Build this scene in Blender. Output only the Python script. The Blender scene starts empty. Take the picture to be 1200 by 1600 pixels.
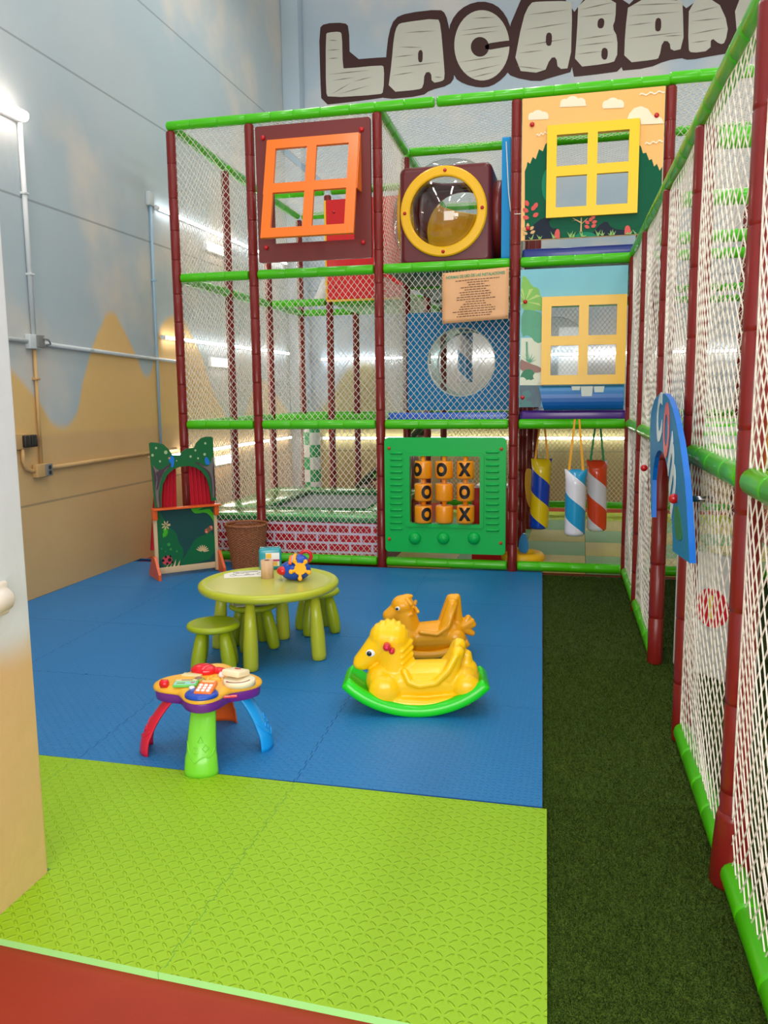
import bpy, bmesh, math, random
from math import sin, cos, pi, radians, sqrt, atan2
from mathutils import Vector, Matrix
from mathutils.geometry import tessellate_polygon
random.seed(7)
SC = bpy.context.scene
COL = SC.collection
# ------------------------------------------------------------------ camera
F0 = 1300.0
RT = Vector((0.97341105, 0.22878546, -0.01132013))
UP = Vector((-0.02118541, 0.13912414, 0.99004831))
FW = Vector((-0.22808356, 0.96348414, -0.14027189))
CH = 1.6
cam = bpy.data.cameras.new('camera')
cam.sensor_fit = 'HORIZONTAL'; cam.sensor_width = 36.0; cam.lens = 36.0 * F0 / 1200.0
cam.clip_start = 0.05; cam.clip_end = 100
camo = bpy.data.objects.new('camera', cam); COL.objects.link(camo)
camo.matrix_world = Matrix(((RT.x, UP.x, -FW.x, 0), (RT.y, UP.y, -FW.y, 0), (RT.z, UP.z, -FW.z, CH), (0, 0, 0, 1)))
SC.camera = camo
def ray(u, v): return RT * ((u - 600) / F0) - UP * ((v - 800) / F0) + FW
def FY(u, v, Y):                     # point of the photo on the plane y = Y -> (x, z)
    d = ray(u, v); t = Y / d.y; return (d.x * t, CH + d.z * t)
def FX(u, v, X):                     # on the plane x = X -> (y, z)
    d = ray(u, v); t = X / d.x; return (d.y * t, CH + d.z * t)
def FZ(u, v, Z=0.0):                 # on a horizontal plane -> (x, y)
    d = ray(u, v); t = (Z - CH) / d.z; return (d.x * t, d.y * t)
# ------------------------------------------------------------------ materials
def lin(c):
    c = c / 255.0
    return c / 12.92 if c <= 0.04045 else ((c + 0.055) / 1.055) ** 2.4
def rgb(r, g, b): return (lin(r), lin(g), lin(b), 1.0)
MATS = {}
def mat(name, c, rough=0.5, coat=0.0, noise=0.0, nscale=6.0, bump=0.0, bscale=40.0, emit=None, trans=0.0, ior=1.45, metal=0.0, spec=0.5):
    if name in MATS: return MATS[name]
    m = bpy.data.materials.new(name); m.use_nodes = True
    nt = m.node_tree; b = nt.nodes['Principled BSDF']
    col = rgb(*c)
    b.inputs['Base Color'].default_value = col
    b.inputs['Roughness'].default_value = rough
    b.inputs['Coat Weight'].default_value = coat
    b.inputs['Coat Roughness'].default_value = 0.12
    b.inputs['Metallic'].default_value = metal
    b.inputs['Specular IOR Level'].default_value = spec
    b.inputs['IOR'].default_value = ior
    b.inputs['Transmission Weight'].default_value = trans
    tc = None
    if noise > 0 or bump > 0:
        tc = nt.nodes.new('ShaderNodeTexCoord')
    if noise > 0:
        n = nt.nodes.new('ShaderNodeTexNoise'); n.inputs['Scale'].default_value = nscale; n.inputs['Detail'].default_value = 5
        nt.links.new(tc.outputs['Object'], n.inputs['Vector'])
        r = nt.nodes.new('ShaderNodeMixRGB'); r.blend_type = 'MIX'
        r.inputs[1].default_value = tuple(x * (1 - noise) for x in col[:3]) + (1,)
        r.inputs[2].default_value = tuple(min(1, x * (1 + noise)) for x in col[:3]) + (1,)
        nt.links.new(n.outputs['Fac'], r.inputs[0]); nt.links.new(r.outputs[0], b.inputs['Base Color'])
    if bump > 0:
        n2 = nt.nodes.new('ShaderNodeTexNoise'); n2.inputs['Scale'].default_value = bscale; n2.inputs['Detail'].default_value = 3
        nt.links.new(tc.outputs['Object'], n2.inputs['Vector'])
        bp = nt.nodes.new('ShaderNodeBump'); bp.inputs['Strength'].default_value = bump; bp.inputs['Distance'].default_value = 0.01
        nt.links.new(n2.outputs['Fac'], bp.inputs['Height']); nt.links.new(bp.outputs['Normal'], b.inputs['Normal'])
    if emit:
        b.inputs['Emission Color'].default_value = rgb(*emit[0]); b.inputs['Emission Strength'].default_value = emit[1]
    MATS[name] = m
    return m
class NB:                            # tiny node-math helper
    def __init__(s, m): s.nt = m.node_tree; s.b = s.nt.nodes['Principled BSDF']
    def L(s, a, b): s.nt.links.new(a, b)
    def m(s, op, a, b=None, c=None):
        n = s.nt.nodes.new('ShaderNodeMath'); n.operation = op
        for i, x in enumerate((a, b, c)):
            if x is None: continue
            if isinstance(x, (int, float)): n.inputs[i].default_value = x
            else: s.L(x, n.inputs[i])
        return n.outputs[0]
    def mix(s, f, a, b):
        n = s.nt.nodes.new('ShaderNodeMixRGB')
        for i, x in enumerate((f, a, b)):
            if isinstance(x, (int, float)): n.inputs[i].default_value = x
            elif isinstance(x, tuple): n.inputs[i].default_value = x
            else: s.L(x, n.inputs[i])
        return n.outputs[0]
    def sstep(s, x, a, b):
        n = s.nt.nodes.new('ShaderNodeMapRange'); n.interpolation_type = 'SMOOTHSTEP'
        s.L(x, n.inputs[0]); n.inputs[1].default_value = a; n.inputs[2].default_value = b
        return n.outputs[0]
    def pos(s):
        t = s.nt.nodes.new('ShaderNodeTexCoord'); x = s.nt.nodes.new('ShaderNodeSeparateXYZ')
        s.L(t.outputs['Object'], x.inputs[0]); s.tc = t.outputs['Object']
        return x.outputs[0], x.outputs[1], x.outputs[2]
    def noise(s, scale, detail=4, vec=None):
        n = s.nt.nodes.new('ShaderNodeTexNoise'); n.inputs['Scale'].default_value = scale; n.inputs['Detail'].default_value = detail
        s.L(vec if vec is not None else s.tc, n.inputs['Vector']); return n.outputs['Fac']
    def bump(s, h, strength, dist):
        n = s.nt.nodes.new('ShaderNodeBump'); n.inputs['Strength'].default_value = strength; n.inputs['Distance'].default_value = dist
        s.L(h, n.inputs['Height']); s.L(n.outputs[0], s.b.inputs['Normal'])
# ------------------------------------------------------------------ mesh builder
class G:
    def __init__(s): s.v = []; s.f = []; s.m = []; s.s = []
    def add(s, vs, fs, m=0, smooth=False):
        o = len(s.v); s.v.extend(tuple(p) for p in vs)
        for f in fs: s.f.append(tuple(i + o for i in f)); s.m.append(m); s.s.append(smooth)
        return s
    def mark(s): return len(s.v)
    def xf(s, mk, M):
        for i in range(mk, len(s.v)): s.v[i] = tuple(M @ Vector(s.v[i]))
        return s
    def box(s, c, d, m=0, bev=0.0, M=None):
        bm = bmesh.new(); bmesh.ops.create_cube(bm, size=1.0)
        for v in bm.verts: v.co = Vector((v.co.x * d[0], v.co.y * d[1], v.co.z * d[2]))
        if bev > 0: bmesh.ops.bevel(bm, geom=list(bm.edges), offset=bev, segments=3, profile=0.5, affect='EDGES')
        bm.verts.index_update()
        vs = [v.co + Vector(c) for v in bm.verts]
        if M is not None: vs = [M @ v for v in vs]
        s.add(vs, [[v.index for v in f.verts] for f in bm.faces], m, bev > 0); bm.free(); return s
    def rev(s, p0, p1, prof, n=14, m=0, caps=True, smooth=True):   # prof: (t along p0-p1 in metres, radius)
        p0 = Vector(p0); p1 = Vector(p1); a = (p1 - p0).normalized()
        u = a.cross(Vector((0, 0, 1)) if abs(a.z) < 0.9 else Vector((1, 0, 0))).normalized(); w = a.cross(u)
        vs = []; fs = []
        for (t, r) in prof:
            for k in range(n):
                th = 2 * pi * k / n
                vs.append(p0 + a * t + (u * cos(th) + w * sin(th)) * r)
        for i in range(len(prof) - 1):
            for k in range(n):
                k2 = (k + 1) % n
                fs.append((i * n + k, i * n + k2, (i + 1) * n + k2, (i + 1) * n + k))
        s.add(vs, fs, m, smooth)
        if caps:
            o = len(s.v) - len(vs)
            s.f.append(tuple(o + k for k in reversed(range(n)))); s.m.append(m); s.s.append(False)
            o2 = o + (len(prof) - 1) * n
            s.f.append(tuple(o2 + k for k in range(n))); s.m.append(m); s.s.append(False)
        return s
    def cyl(s, p0, p1, r0, r1=None, n=14, m=0, caps=True):
        L = (Vector(p1) - Vector(p0)).length
        return s.rev(p0, p1, [(0, r0), (L, r0 if r1 is None else r1)], n, m, caps)
    def caps(s, p0, p1, r0, r1=None, n=14, m=0):                    # capsule, tapered
        r1 = r0 if r1 is None else r1; L = (Vector(p1) - Vector(p0)).length; pr = []
        for k in range(5):
            a = pi / 2 * k / 4; pr.append((-r0 * cos(a), max(1e-4, r0 * sin(a))))
        for k in range(5):
            a = pi / 2 * k / 4; pr.append((L + r1 * sin(a), max(1e-4, r1 * cos(a))))
        return s.rev(p0, p1, pr, n, m, True)
    def ell(s, c, r, m=0, n=16, k=10, M=None):
        vs = []; fs = []
        for i in range(k + 1):
            a = -pi / 2 + pi * i / k
            for j in range(n):
                t = 2 * pi * j / n
                p = Vector((r[0] * max(1e-3, cos(a)) * cos(t), r[1] * max(1e-3, cos(a)) * sin(t), r[2] * sin(a)))
                if M is not None: p = M @ p
                vs.append(p + Vector(c))
        for i in range(k):
            for j in range(n):
                j2 = (j + 1) % n; fs.append((i * n + j, i * n + j2, (i + 1) * n + j2, (i + 1) * n + j))
        fs.append(tuple(reversed(range(n)))); fs.append(tuple(k * n + j for j in range(n)))
        return s.add(vs, fs, m, True)
    def tube(s, pts, r, n=8, m=0, closed=False, rs=None):
        pts = [Vector(p) for p in pts]; N = len(pts); vs = []; fs = []; up = None
        for i, p in enumerate(pts):
            if closed: d = pts[(i + 1) % N] - pts[i - 1]
            else: d = pts[min(i + 1, N - 1)] - pts[max(i - 1, 0)]
            d = d.normalized()
            if up is None: up = Vector((0, 0, 1)) if abs(d.z) < 0.9 else Vector((1, 0, 0))
            u = d.cross(up).normalized(); w = u.cross(d).normalized(); up = w
            rr = rs[i] if rs else r
            for k in range(n):
                t = 2 * pi * k / n; vs.append(p + (u * cos(t) + w * sin(t)) * rr)
        for i in range(N if closed else N - 1):
            for k in range(n):
                k2 = (k + 1) % n; j = (i + 1) % N
                fs.append((i * n + k, j * n + k, j * n + k2, i * n + k2))
        if not closed:
            fs.append(tuple(range(n))); fs.append(tuple((N - 1) * n + k for k in reversed(range(n))))
        return s.add(vs, fs, m, n > 5)
    def prism(s, poly, d0, d1, m=0, holes=(), mp=None, side=None):  # polygon (a,b) -> (a, d, b); d0 front, d1 back
        mp = mp or (lambda a, b, d: (a, d, b))
        rings = [list(poly)] + [list(h) for h in holes]
        flat = [p for r in rings for p in r]
        tris = tessellate_polygon([[Vector((p[0], p[1], 0)) for p in r] for r in rings])
        n = len(flat)
        vs = [mp(a, b, d0) for a, b in flat] + [mp(a, b, d1) for a, b in flat]
        fs = []
        for t in tris:
            fs.append(tuple(t)); fs.append(tuple(i + n for i in reversed(t)))
        s.add(vs, fs, m)
        o = 0; fs = []
        for r in rings:
            k = len(r)
            for i in range(k):
                j = (i + 1) % k; fs.append((o + i, o + i + n, o + j + n, o + j))
            o += k
        oo = len(s.v) - len(vs)
        for f in fs: s.f.append(tuple(i + oo for i in f)); s.m.append(m if side is None else side); s.s.append(False)
        return s
    def obj(s, name, mats, parent=None, loc=None, fix=True):
        me = bpy.data.meshes.new(name)
        me.from_pydata(s.v, [], s.f)
        for m in (mats if isinstance(mats, (list, tuple)) else [mats]): me.materials.append(m)
        me.polygons.foreach_set('material_index', s.m); me.polygons.foreach_set('use_smooth', s.s)
        me.validate(); me.update()
        if fix:
            bm = bmesh.new(); bm.from_mesh(me); bmesh.ops.recalc_face_normals(bm, faces=list(bm.faces)); bm.to_mesh(me); bm.free()
        o = bpy.data.objects.new(name, me); COL.objects.link(o)
        if parent is not None: o.parent = parent
        if loc is not None: o.location = loc
        return o
def tag(o, label, cat, group=None, kind=None):
    o['label'] = label; o['category'] = cat
    if group: o['group'] = group
    if kind: o['kind'] = kind
    return o
def struct(o): o['kind'] = 'structure'; return o
def thing(name, label, cat, loc=(0, 0, 0), rz=0.0, group=None):
    o = bpy.data.objects.new(name, None); COL.objects.link(o); o.empty_display_size = 0.1
    o.location = loc; o.rotation_euler = (0, 0, rz); return tag(o, label, cat, group)
def copy_tree(o, parent=None):
    c = o.copy(); COL.objects.link(c)
    if parent is not None: c.parent = parent
    for ch in list(o.children): copy_tree(ch, c)
    return c
def circ(cx, cy, r, n=24, ry=None, a0=0.0):
    ry = r if ry is None else ry
    return [(cx + r * cos(a0 + 2 * pi * k / n), cy + ry * sin(a0 + 2 * pi * k / n)) for k in range(n)]
def rect(x0, y0, x1, y1): return [(x0, y0), (x1, y0), (x1, y1), (x0, y1)]
def rrect(x0, y0, x1, y1, r, n=5):
    out = []
    for (cx, cy, a) in ((x1 - r, y1 - r, 0), (x0 + r, y1 - r, pi / 2), (x0 + r, y0 + r, pi), (x1 - r, y0 + r, 1.5 * pi)):
        for k in range(n + 1):
            t = a + pi / 2 * k / n; out.append((cx + r * cos(t), cy + r * sin(t)))
    return out
def smooth_poly(pts, it=2):
    for _ in range(it):
        q = []
        for i in range(len(pts)):
            a = pts[i]; b = pts[(i + 1) % len(pts)]
            q += [(a[0] * .75 + b[0] * .25, a[1] * .75 + b[1] * .25), (a[0] * .25 + b[0] * .75, a[1] * .25 + b[1] * .75)]
        pts = q
    return pts
def text_geo(body, size, depth=0.001, bold=0.0):
    cu = bpy.data.curves.new('lettering', 'FONT'); cu.body = body; cu.size = size; cu.extrude = depth; cu.offset = bold
    cu.align_x = 'CENTER'; cu.align_y = 'CENTER'; cu.resolution_u = 4
    o = bpy.data.objects.new('lettering', cu); COL.objects.link(o)
    dg = bpy.context.evaluated_depsgraph_get()
    me = bpy.data.meshes.new_from_object(o.evaluated_get(dg))
    vs = [v.co.copy() for v in me.vertices]; fs = [list(p.vertices) for p in me.polygons]
    bpy.data.objects.remove(o); bpy.data.curves.remove(cu); bpy.data.meshes.remove(me)
    return vs, fs
# ------------------------------------------------------------------ palette
BROWN = mat('brown_vinyl', (120, 27, 23), 0.3, 0.18, 0.06, 3, spec=0.35)
LIME = mat('lime_vinyl', (72, 188, 4), 0.3, 0.2, 0.05, 3, spec=0.4)
NET = mat('net_cord', (234, 227, 214), 0.7)
DKGREEN = mat('deck_green', (24, 92, 40), 0.45)
RED = mat('red_plastic', (205, 18, 28), 0.3, 0.4)
DKRED = mat('bolt_red', (190, 14, 26), 0.25, 0.4)
YEL = mat('yellow_plastic', (250, 196, 10), 0.35, 0.2)
ORANGE = mat('orange_plastic', (240, 112, 14), 0.35, 0.2)
BLUE = mat('blue_panel', (0, 140, 206), 0.45, 0.0, spec=.3)
NAVY = mat('navy_vinyl', (28, 56, 150), 0.35, 0.3)
PURPLE = mat('purple_vinyl', (92, 40, 160), 0.3, 0.3)
WHITE = mat('white_paint', (235, 236, 238), 0.5)
CREAM = mat('cream_print', (240, 226, 196), 0.5)
BLACK = mat('black_print', (16, 14, 14), 0.45)
CHROME = mat('steel', (200, 200, 205), 0.25, metal=1.0)
def clear_mat(name, tint):
    m = bpy.data.materials.new(name); m.use_nodes = True; nt = m.node_tree
    for n in list(nt.nodes):
        if n.type == 'BSDF_PRINCIPLED': nt.nodes.remove(n)
    out = [n for n in nt.nodes if n.type == 'OUTPUT_MATERIAL'][0]
    t = nt.nodes.new('ShaderNodeBsdfTransparent'); t.inputs[0].default_value = tint
    g = nt.nodes.new('ShaderNodeBsdfGlossy'); g.inputs['Roughness'].default_value = 0.04
    lw = nt.nodes.new('ShaderNodeLayerWeight'); p = nt.nodes.new('ShaderNodeMath'); p.operation = 'POWER'; p.inputs[1].default_value = 4.0
    nt.links.new(lw.outputs['Facing'], p.inputs[0])
    f = nt.nodes.new('ShaderNodeMath'); f.operation = 'MULTIPLY_ADD'; f.inputs[1].default_value = 0.45; f.inputs[2].default_value = 0.05; nt.links.new(p.outputs[0], f.inputs[0])
    x = nt.nodes.new('ShaderNodeMixShader')
    nt.links.new(f.outputs[0], x.inputs[0]); nt.links.new(t.outputs[0], x.inputs[1]); nt.links.new(g.outputs[0], x.inputs[2]); nt.links.new(x.outputs[0], out.inputs[0])
    return m
CLEAR = clear_mat('clear_acrylic', (0.95, 0.965, 0.96, 1)); CLEARG = clear_mat('clear_green_acrylic', (0.88, 0.96, 0.92, 1))
# ================================================================== THE SETTING
XL, YB, XR = -4.2, 12.05, 3.4
def curve_ramp(nb, x, x0, x1, pts):
    """piecewise height profile: x in metres -> height in metres (0..4)"""
    n = nb.nt.nodes.new('ShaderNodeFloatCurve')
    mr = nb.nt.nodes.new('ShaderNodeMapRange'); nb.L(x, mr.inputs[0]); mr.inputs[1].default_value = x0; mr.inputs[2].default_value = x1
    nb.L(mr.outputs[0], n.inputs['Value'])
    c = n.mapping.curves[0]
    P = [((a - x0) / (x1 - x0), b / 4.0) for a, b in pts]
    c.points[0].location = P[0]; c.points[-1].location = P[-1]
    for p in P[1:-1]: c.points.new(*p)
    for p in c.points: p.handle_type = 'AUTO'
    n.mapping.update()
    return nb.m('MULTIPLY', n.outputs[0], 4.0)
def mural(name, axis, x0, x1, pts, soft, sky, sky2, cloud, hill, hill2, low=None, joints=()):
    m = bpy.data.materials.new(name); m.use_nodes = True; nb = NB(m)
    px, py, pz = nb.pos(); a = py if axis == 'y' else px
    wob = nb.noise(1.3, 3)
    h = curve_ramp(nb, a, x0, x1, pts)
    d = nb.m('SUBTRACT', pz, h)
    f = nb.sstep(d, -soft, soft)
    n1 = nb.noise(0.75, 4); n2 = nb.noise(0.55, 2)
    base = nb.mix(nb.sstep(n2, 0.35, 0.65), rgb(*sky), rgb(*sky2))
    skyc = nb.mix(nb.sstep(n1, 0.47, 0.66), base, rgb(*cloud))
    hc = nb.mix(wob, rgb(*hill), rgb(*hill2))
    if low: hc = nb.mix(nb.sstep(nb.m('ADD', pz, nb.m('MULTIPLY', wob, 0.03)), low[0] + 0.05, low[0] - 0.03), hc, nb.mix(wob, rgb(*low[1]), rgb(*low[2])))
    c = nb.mix(f, hc, skyc)
    for zj in joints:                # painted-over joints between the wall panels
        e = nb.m('ABSOLUTE', nb.m('SUBTRACT', pz, zj))
        c = nb.mix(nb.m('MULTIPLY', nb.sstep(e, 0.013, 0.004), 0.45), c, rgb(70, 72, 70))
    nb.L(c, nb.b.inputs['Base Color']); nb.b.inputs['Roughness'].default_value = 0.55
    nb.bump(nb.noise(9, 6), 0.25, 0.02)
    return m
M_LEFT = mural('painted_mural_wall', 'y', 3.0, 12.2,
    [(3.0, 1.2), (4.4, 2.3), (5.2, 2.0), (5.58, 1.80), (5.86, 1.58), (6.15, 1.36), (6.32, 1.42), (6.5, 1.75), (6.84, 2.24), (7.02, 2.37), (7.17, 2.26), (7.44, 1.97), (7.6, 1.80), (7.74, 1.95), (8.0, 2.36), (8.3, 2.44), (8.7, 2.2), (9.3, 1.5), (9.8, 1.25), (10.6, 1.8), (11.2, 1.6), (12.2, 1.0)],
    0.045, (168, 184, 191), (178, 190, 194), (202, 198, 190), (226, 188, 122), (216, 176, 110), (1.31, (204, 164, 108), (214, 178, 124)), (0.765, 3.12, 4.29, 5.35))
M_BACK = mural('painted_back_wall', 'x', -4.3, 3.6,
    [(-4.3, 0.9), (-3.7, 1.5), (-3.1, 2.05), (-2.6, 1.3), (-2.0, 1.1), (-1.2, 1.35), (-0.4, 1.15), (0.4, 1.3), (1.4, 1.2), (2.4, 1.5), (3.6, 1.3)],
    0.10, (176, 196, 210), (188, 198, 206), (212, 209, 205), (184, 172, 116), (174, 162, 106), None, (0.765, 3.12, 5.62))
M_FLOOR = mat('red_floor_paint', (152, 50, 32), 0.5, 0.0, 0.12, 5, 0.05, 60, spec=0.25)
struct(G().box((-0.2, 5.2, -0.05), (9.4, 14.6, 0.1)).obj('floor', M_FLOOR))
struct(G().box((XL - 0.1, 5.2, 3.6), (0.2, 14.6, 7.2)).obj('wall_left', M_LEFT))
struct(G().box((-0.4, YB + 0.1, 3.6), (7.6, 0.2, 7.2)).obj('wall_back', M_BACK))
M_RIGHT = mural('painted_right_wall', 'y', -2.0, 12.2, [(-2, 1.2), (2, 1.8), (4, 1.1), (6.5, 2.0), (9, 1.2), (12.2, 1.6)], 0.1,
    (196, 206, 212), (206, 210, 212), (222, 216, 206), (212, 186, 130), (202, 172, 116))
struct(G().box((XR + 0.1, 5.2, 3.6), (0.2, 14.6, 7.2)).obj('wall_right', M_RIGHT))
struct(G().box((-4.075, 11.93, 3.6), (0.25, 0.24, 7.2), 0, 0.01).obj('trim_1', mat('pilaster_paint', (176, 194, 206), 0.5, 0, 0.06, 2)))
# near stub wall on the left of the picture
def stub_mat():
    m = bpy.data.materials.new('stub_wall_paint'); m.use_nodes = True; nb = NB(m)
    px, py, pz = nb.pos()
    w = nb.noise(2.2, 4); z = nb.m('ADD', pz, nb.m('MULTIPLY', nb.m('SUBTRACT', w, 0.5), 0.18))
    f = nb.sstep(z, 0.74, 0.90)
    up = nb.mix(nb.noise(1.1, 3), rgb(226, 233, 245), rgb(238, 241, 247))
    lo = nb.mix(nb.noise(1.4, 3), rgb(236, 192, 136), rgb(243, 204, 152))
    c = nb.mix(f, lo, up)
    nb.L(c, nb.b.inputs['Base Color']); nb.b.inputs['Roughness'].default_value = 0.6
    nb.bump(nb.noise(14, 5), 0.3, 0.01)
    return m
PX0 = -1.713
struct(G().box((PX0 - 0.14, 0.84, 2.6), (0.28, 2.87, 5.2), 0, 0.012).obj('wall_front', stub_mat()))
M_IVORY = mat('ivory_plastic', (232, 222, 208), 0.4)
sw = thing('wall_dispenser', 'small rounded ivory fitting on the white near wall at the left edge', 'wall fitting', (PX0, 2.09, 1.0))
G().box((0.012, 0, 0), (0.024, 0.13, 0.105), 0, 0.01).obj('back_plate', M_IVORY, sw)
G().rev((0.024, -0.05, 0), (0.024, 0.05, 0), [(0, 0.030), (0.012, 0.037), (0.088, 0.037), (0.1, 0.030)], 18).obj('cover', M_IVORY, sw)

# ------------------------------------------------------------------ foam floor tiles
def foam_mat(name, c1, c2, s, dist):
    m = bpy.data.materials.new(name); m.use_nodes = True; nb = NB(m)
    px, py, pz = nb.pos()
    k = 1.0 / s
    u = nb.m('MULTIPLY', px, k); v = nb.m('MULTIPLY', py, k)
    iu = nb.m('FLOOR', u); iv = nb.m('FLOOR', v)
    fu = nb.m('SUBTRACT', nb.m('SUBTRACT', u, iu), 0.5); fv = nb.m('SUBTRACT', nb.m('SUBTRACT', v, iv), 0.5)
    par = nb.m('SUBTRACT', nb.m('MULTIPLY', nb.m('ABSOLUTE', nb.m('MODULO', nb.m('ADD', iu, iv), 2.0)), 2.0), 1.0)   # +-1
    fv2 = nb.m('MULTIPLY', fv, par)
    a = nb.m('ADD', fu, fv2); b = nb.m('SUBTRACT', fu, fv2)
    e = nb.m('ADD', nb.m('POWER', nb.m('DIVIDE', a, 0.74), 2.0), nb.m('POWER', nb.m('DIVIDE', b, 0.26), 2.0))
    h = nb.sstep(e, 1.0, 0.2)
    n1 = nb.noise(1.2, 4); n2 = nb.noise(120, 2)
    c = nb.mix(n1, rgb(*c1), rgb(*c2))
    nb.L(c, nb.b.inputs['Base Color']); nb.b.inputs['Roughness'].default_value = 0.5
    hh = nb.m('ADD', h, nb.m('MULTIPLY', n2, 0.15))
    nb.bump(hh, 0.9, dist)
    return m
M_GTOP = foam_mat('green_foam', (138, 184, 8), (148, 192, 18), 0.031, 0.0034)
M_GSIDE = mat('foam_edge', (150, 220, 130), 0.7)
M_BTOP = foam_mat('blue_foam', (14, 112, 176), (22, 121, 184), 0.026, 0.0024)
M_BSIDE = mat('blue_foam_edge', (20, 80, 140), 0.7)
TH = 0.022
def edge_pts(a, b, teeth, off, flip=1, n=11):
    """boundary from a to b, with jigsaw teeth when teeth is true; off = gap shift to the left of a->b"""
    ax, ay = a; bx, by = b; L = sqrt((bx - ax) ** 2 + (by - ay) ** 2)
    tx, ty = (bx - ax) / L, (by - ay) / L; nx, ny = -ty, tx
    out = []
    def P(t, d): out.append((ax + tx * t + nx * (d + off), ay + ty * t + ny * (d + off)))
    if not teeth: P(0, 0); return out
    w = L / n; amp = 0.010 * flip
    P(0, 0)
    for i in range(n):
        t0 = w * (i + .5) - w * .25
        P(t0 - .003, -amp * .0); P(t0 - .006, amp); P(t0 + w * .5 + .006, amp); P(t0 + w * .5 + .003, 0)
    return out
def tile(name, q, teeth, mats, label, group):
    """q = corner points anticlockwise; teeth per edge in {0,1,-1}"""
    cx = sum(p[0] for p in q) / len(q); cy = sum(p[1] for p in q) / len(q)
    pts = []
    for i in range(len(q)):
        a = q[i]; b = q[(i + 1) % len(q)]
        pts += edge_pts(a, b, teeth[i] != 0, 0.0010, teeth[i])
    g = G()
    g.prism([(x - cx, y - cy) for x, y in pts], 0.0, TH, 0, mp=lambda a, b, d: (a, b, d), side=1)
    o = g.obj(name, mats, None, (cx, cy, 0.0))
    return tag(o, label, 'foam tile', group)
def BP(i, j): return (-0.112 - 1.012 * i - 0.045 * j * 1.02, 3.064 + 1.02 * j + 0.006 * i)
colw = ['beside the dark green turf', 'second from the dark green turf', 'third from the dark green turf', 'fourth from the dark green turf', 'against the left wall']
roww = ['in the row touching the lime green tiles', 'in the second row from the lime green tiles', 'in the middle row of the blue floor', 'in the row before the puppet theatre', 'in the cut row along the climbing frame']
for j in range(5):
    for i in range(5):
        p00, p10, p11, p01 = BP(i, j), BP(i + 1, j), BP(i + 1, j + 1), BP(i, j + 1)
        if j == 4:
            yc = 7.44; t = (yc - p00[1]) / (p01[1] - p00[1])
            p01 = (p00[0] + (p01[0] - p00[0]) * t, yc); p11 = (p10[0] + (p11[0] - p10[0]) * t, yc)
            if i >= 1: p01 = (p01[0], 7.30); 
            p11 = (p11[0], 7.30)
        if i == 4:
            p10 = (XL + 0.004, p10[1]); p11 = (XL + 0.004, p11[1])
        # anticlockwise seen from above: p10 (left near) -> p00 (right near) -> p01 -> p11
        tile('foam_floor_tile', [p10, p00, p01, p11], [0 if j == 0 else -1, 0 if i == 0 else -1, 0 if j == 4 else 1, 0 if i == 4 else 1],
             [M_BTOP, M_BSIDE], 'blue foam tile ' + colw[i] + ' ' + roww[j], 'blue interlocking floor tiles')
gq = [[(-1.108, 1.900), (-0.046, 1.846), (-0.096, 3.052), (-1.118, 3.062)],
      [(-1.716, 1.936), (-1.108, 1.900), (-1.118, 3.062), (-2.14, 3.078), (-2.14, 2.29), (-1.716, 2.29)],
      [(-3.16, 2.29), (-2.14, 2.29), (-2.14, 3.078), (-3.16, 3.09)]]
tile('foam_floor_tile', gq[0], [0, 0, 0, 1], [M_GTOP, M_GSIDE], 'lime green foam tile at the right, its edge beside the dark green turf', 'lime green floor tiles')
tile('foam_floor_tile', gq[1], [0, -1, 0, 1, 0, 0], [M_GTOP, M_GSIDE], 'lime green foam tile at the left, cut around the near stub wall', 'lime green floor tiles')
tile('foam_floor_tile', gq[2], [0, -1, 0, 0], [M_GTOP, M_GSIDE], 'lime green foam tile mostly hidden behind the near stub wall', 'lime green floor tiles')
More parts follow.
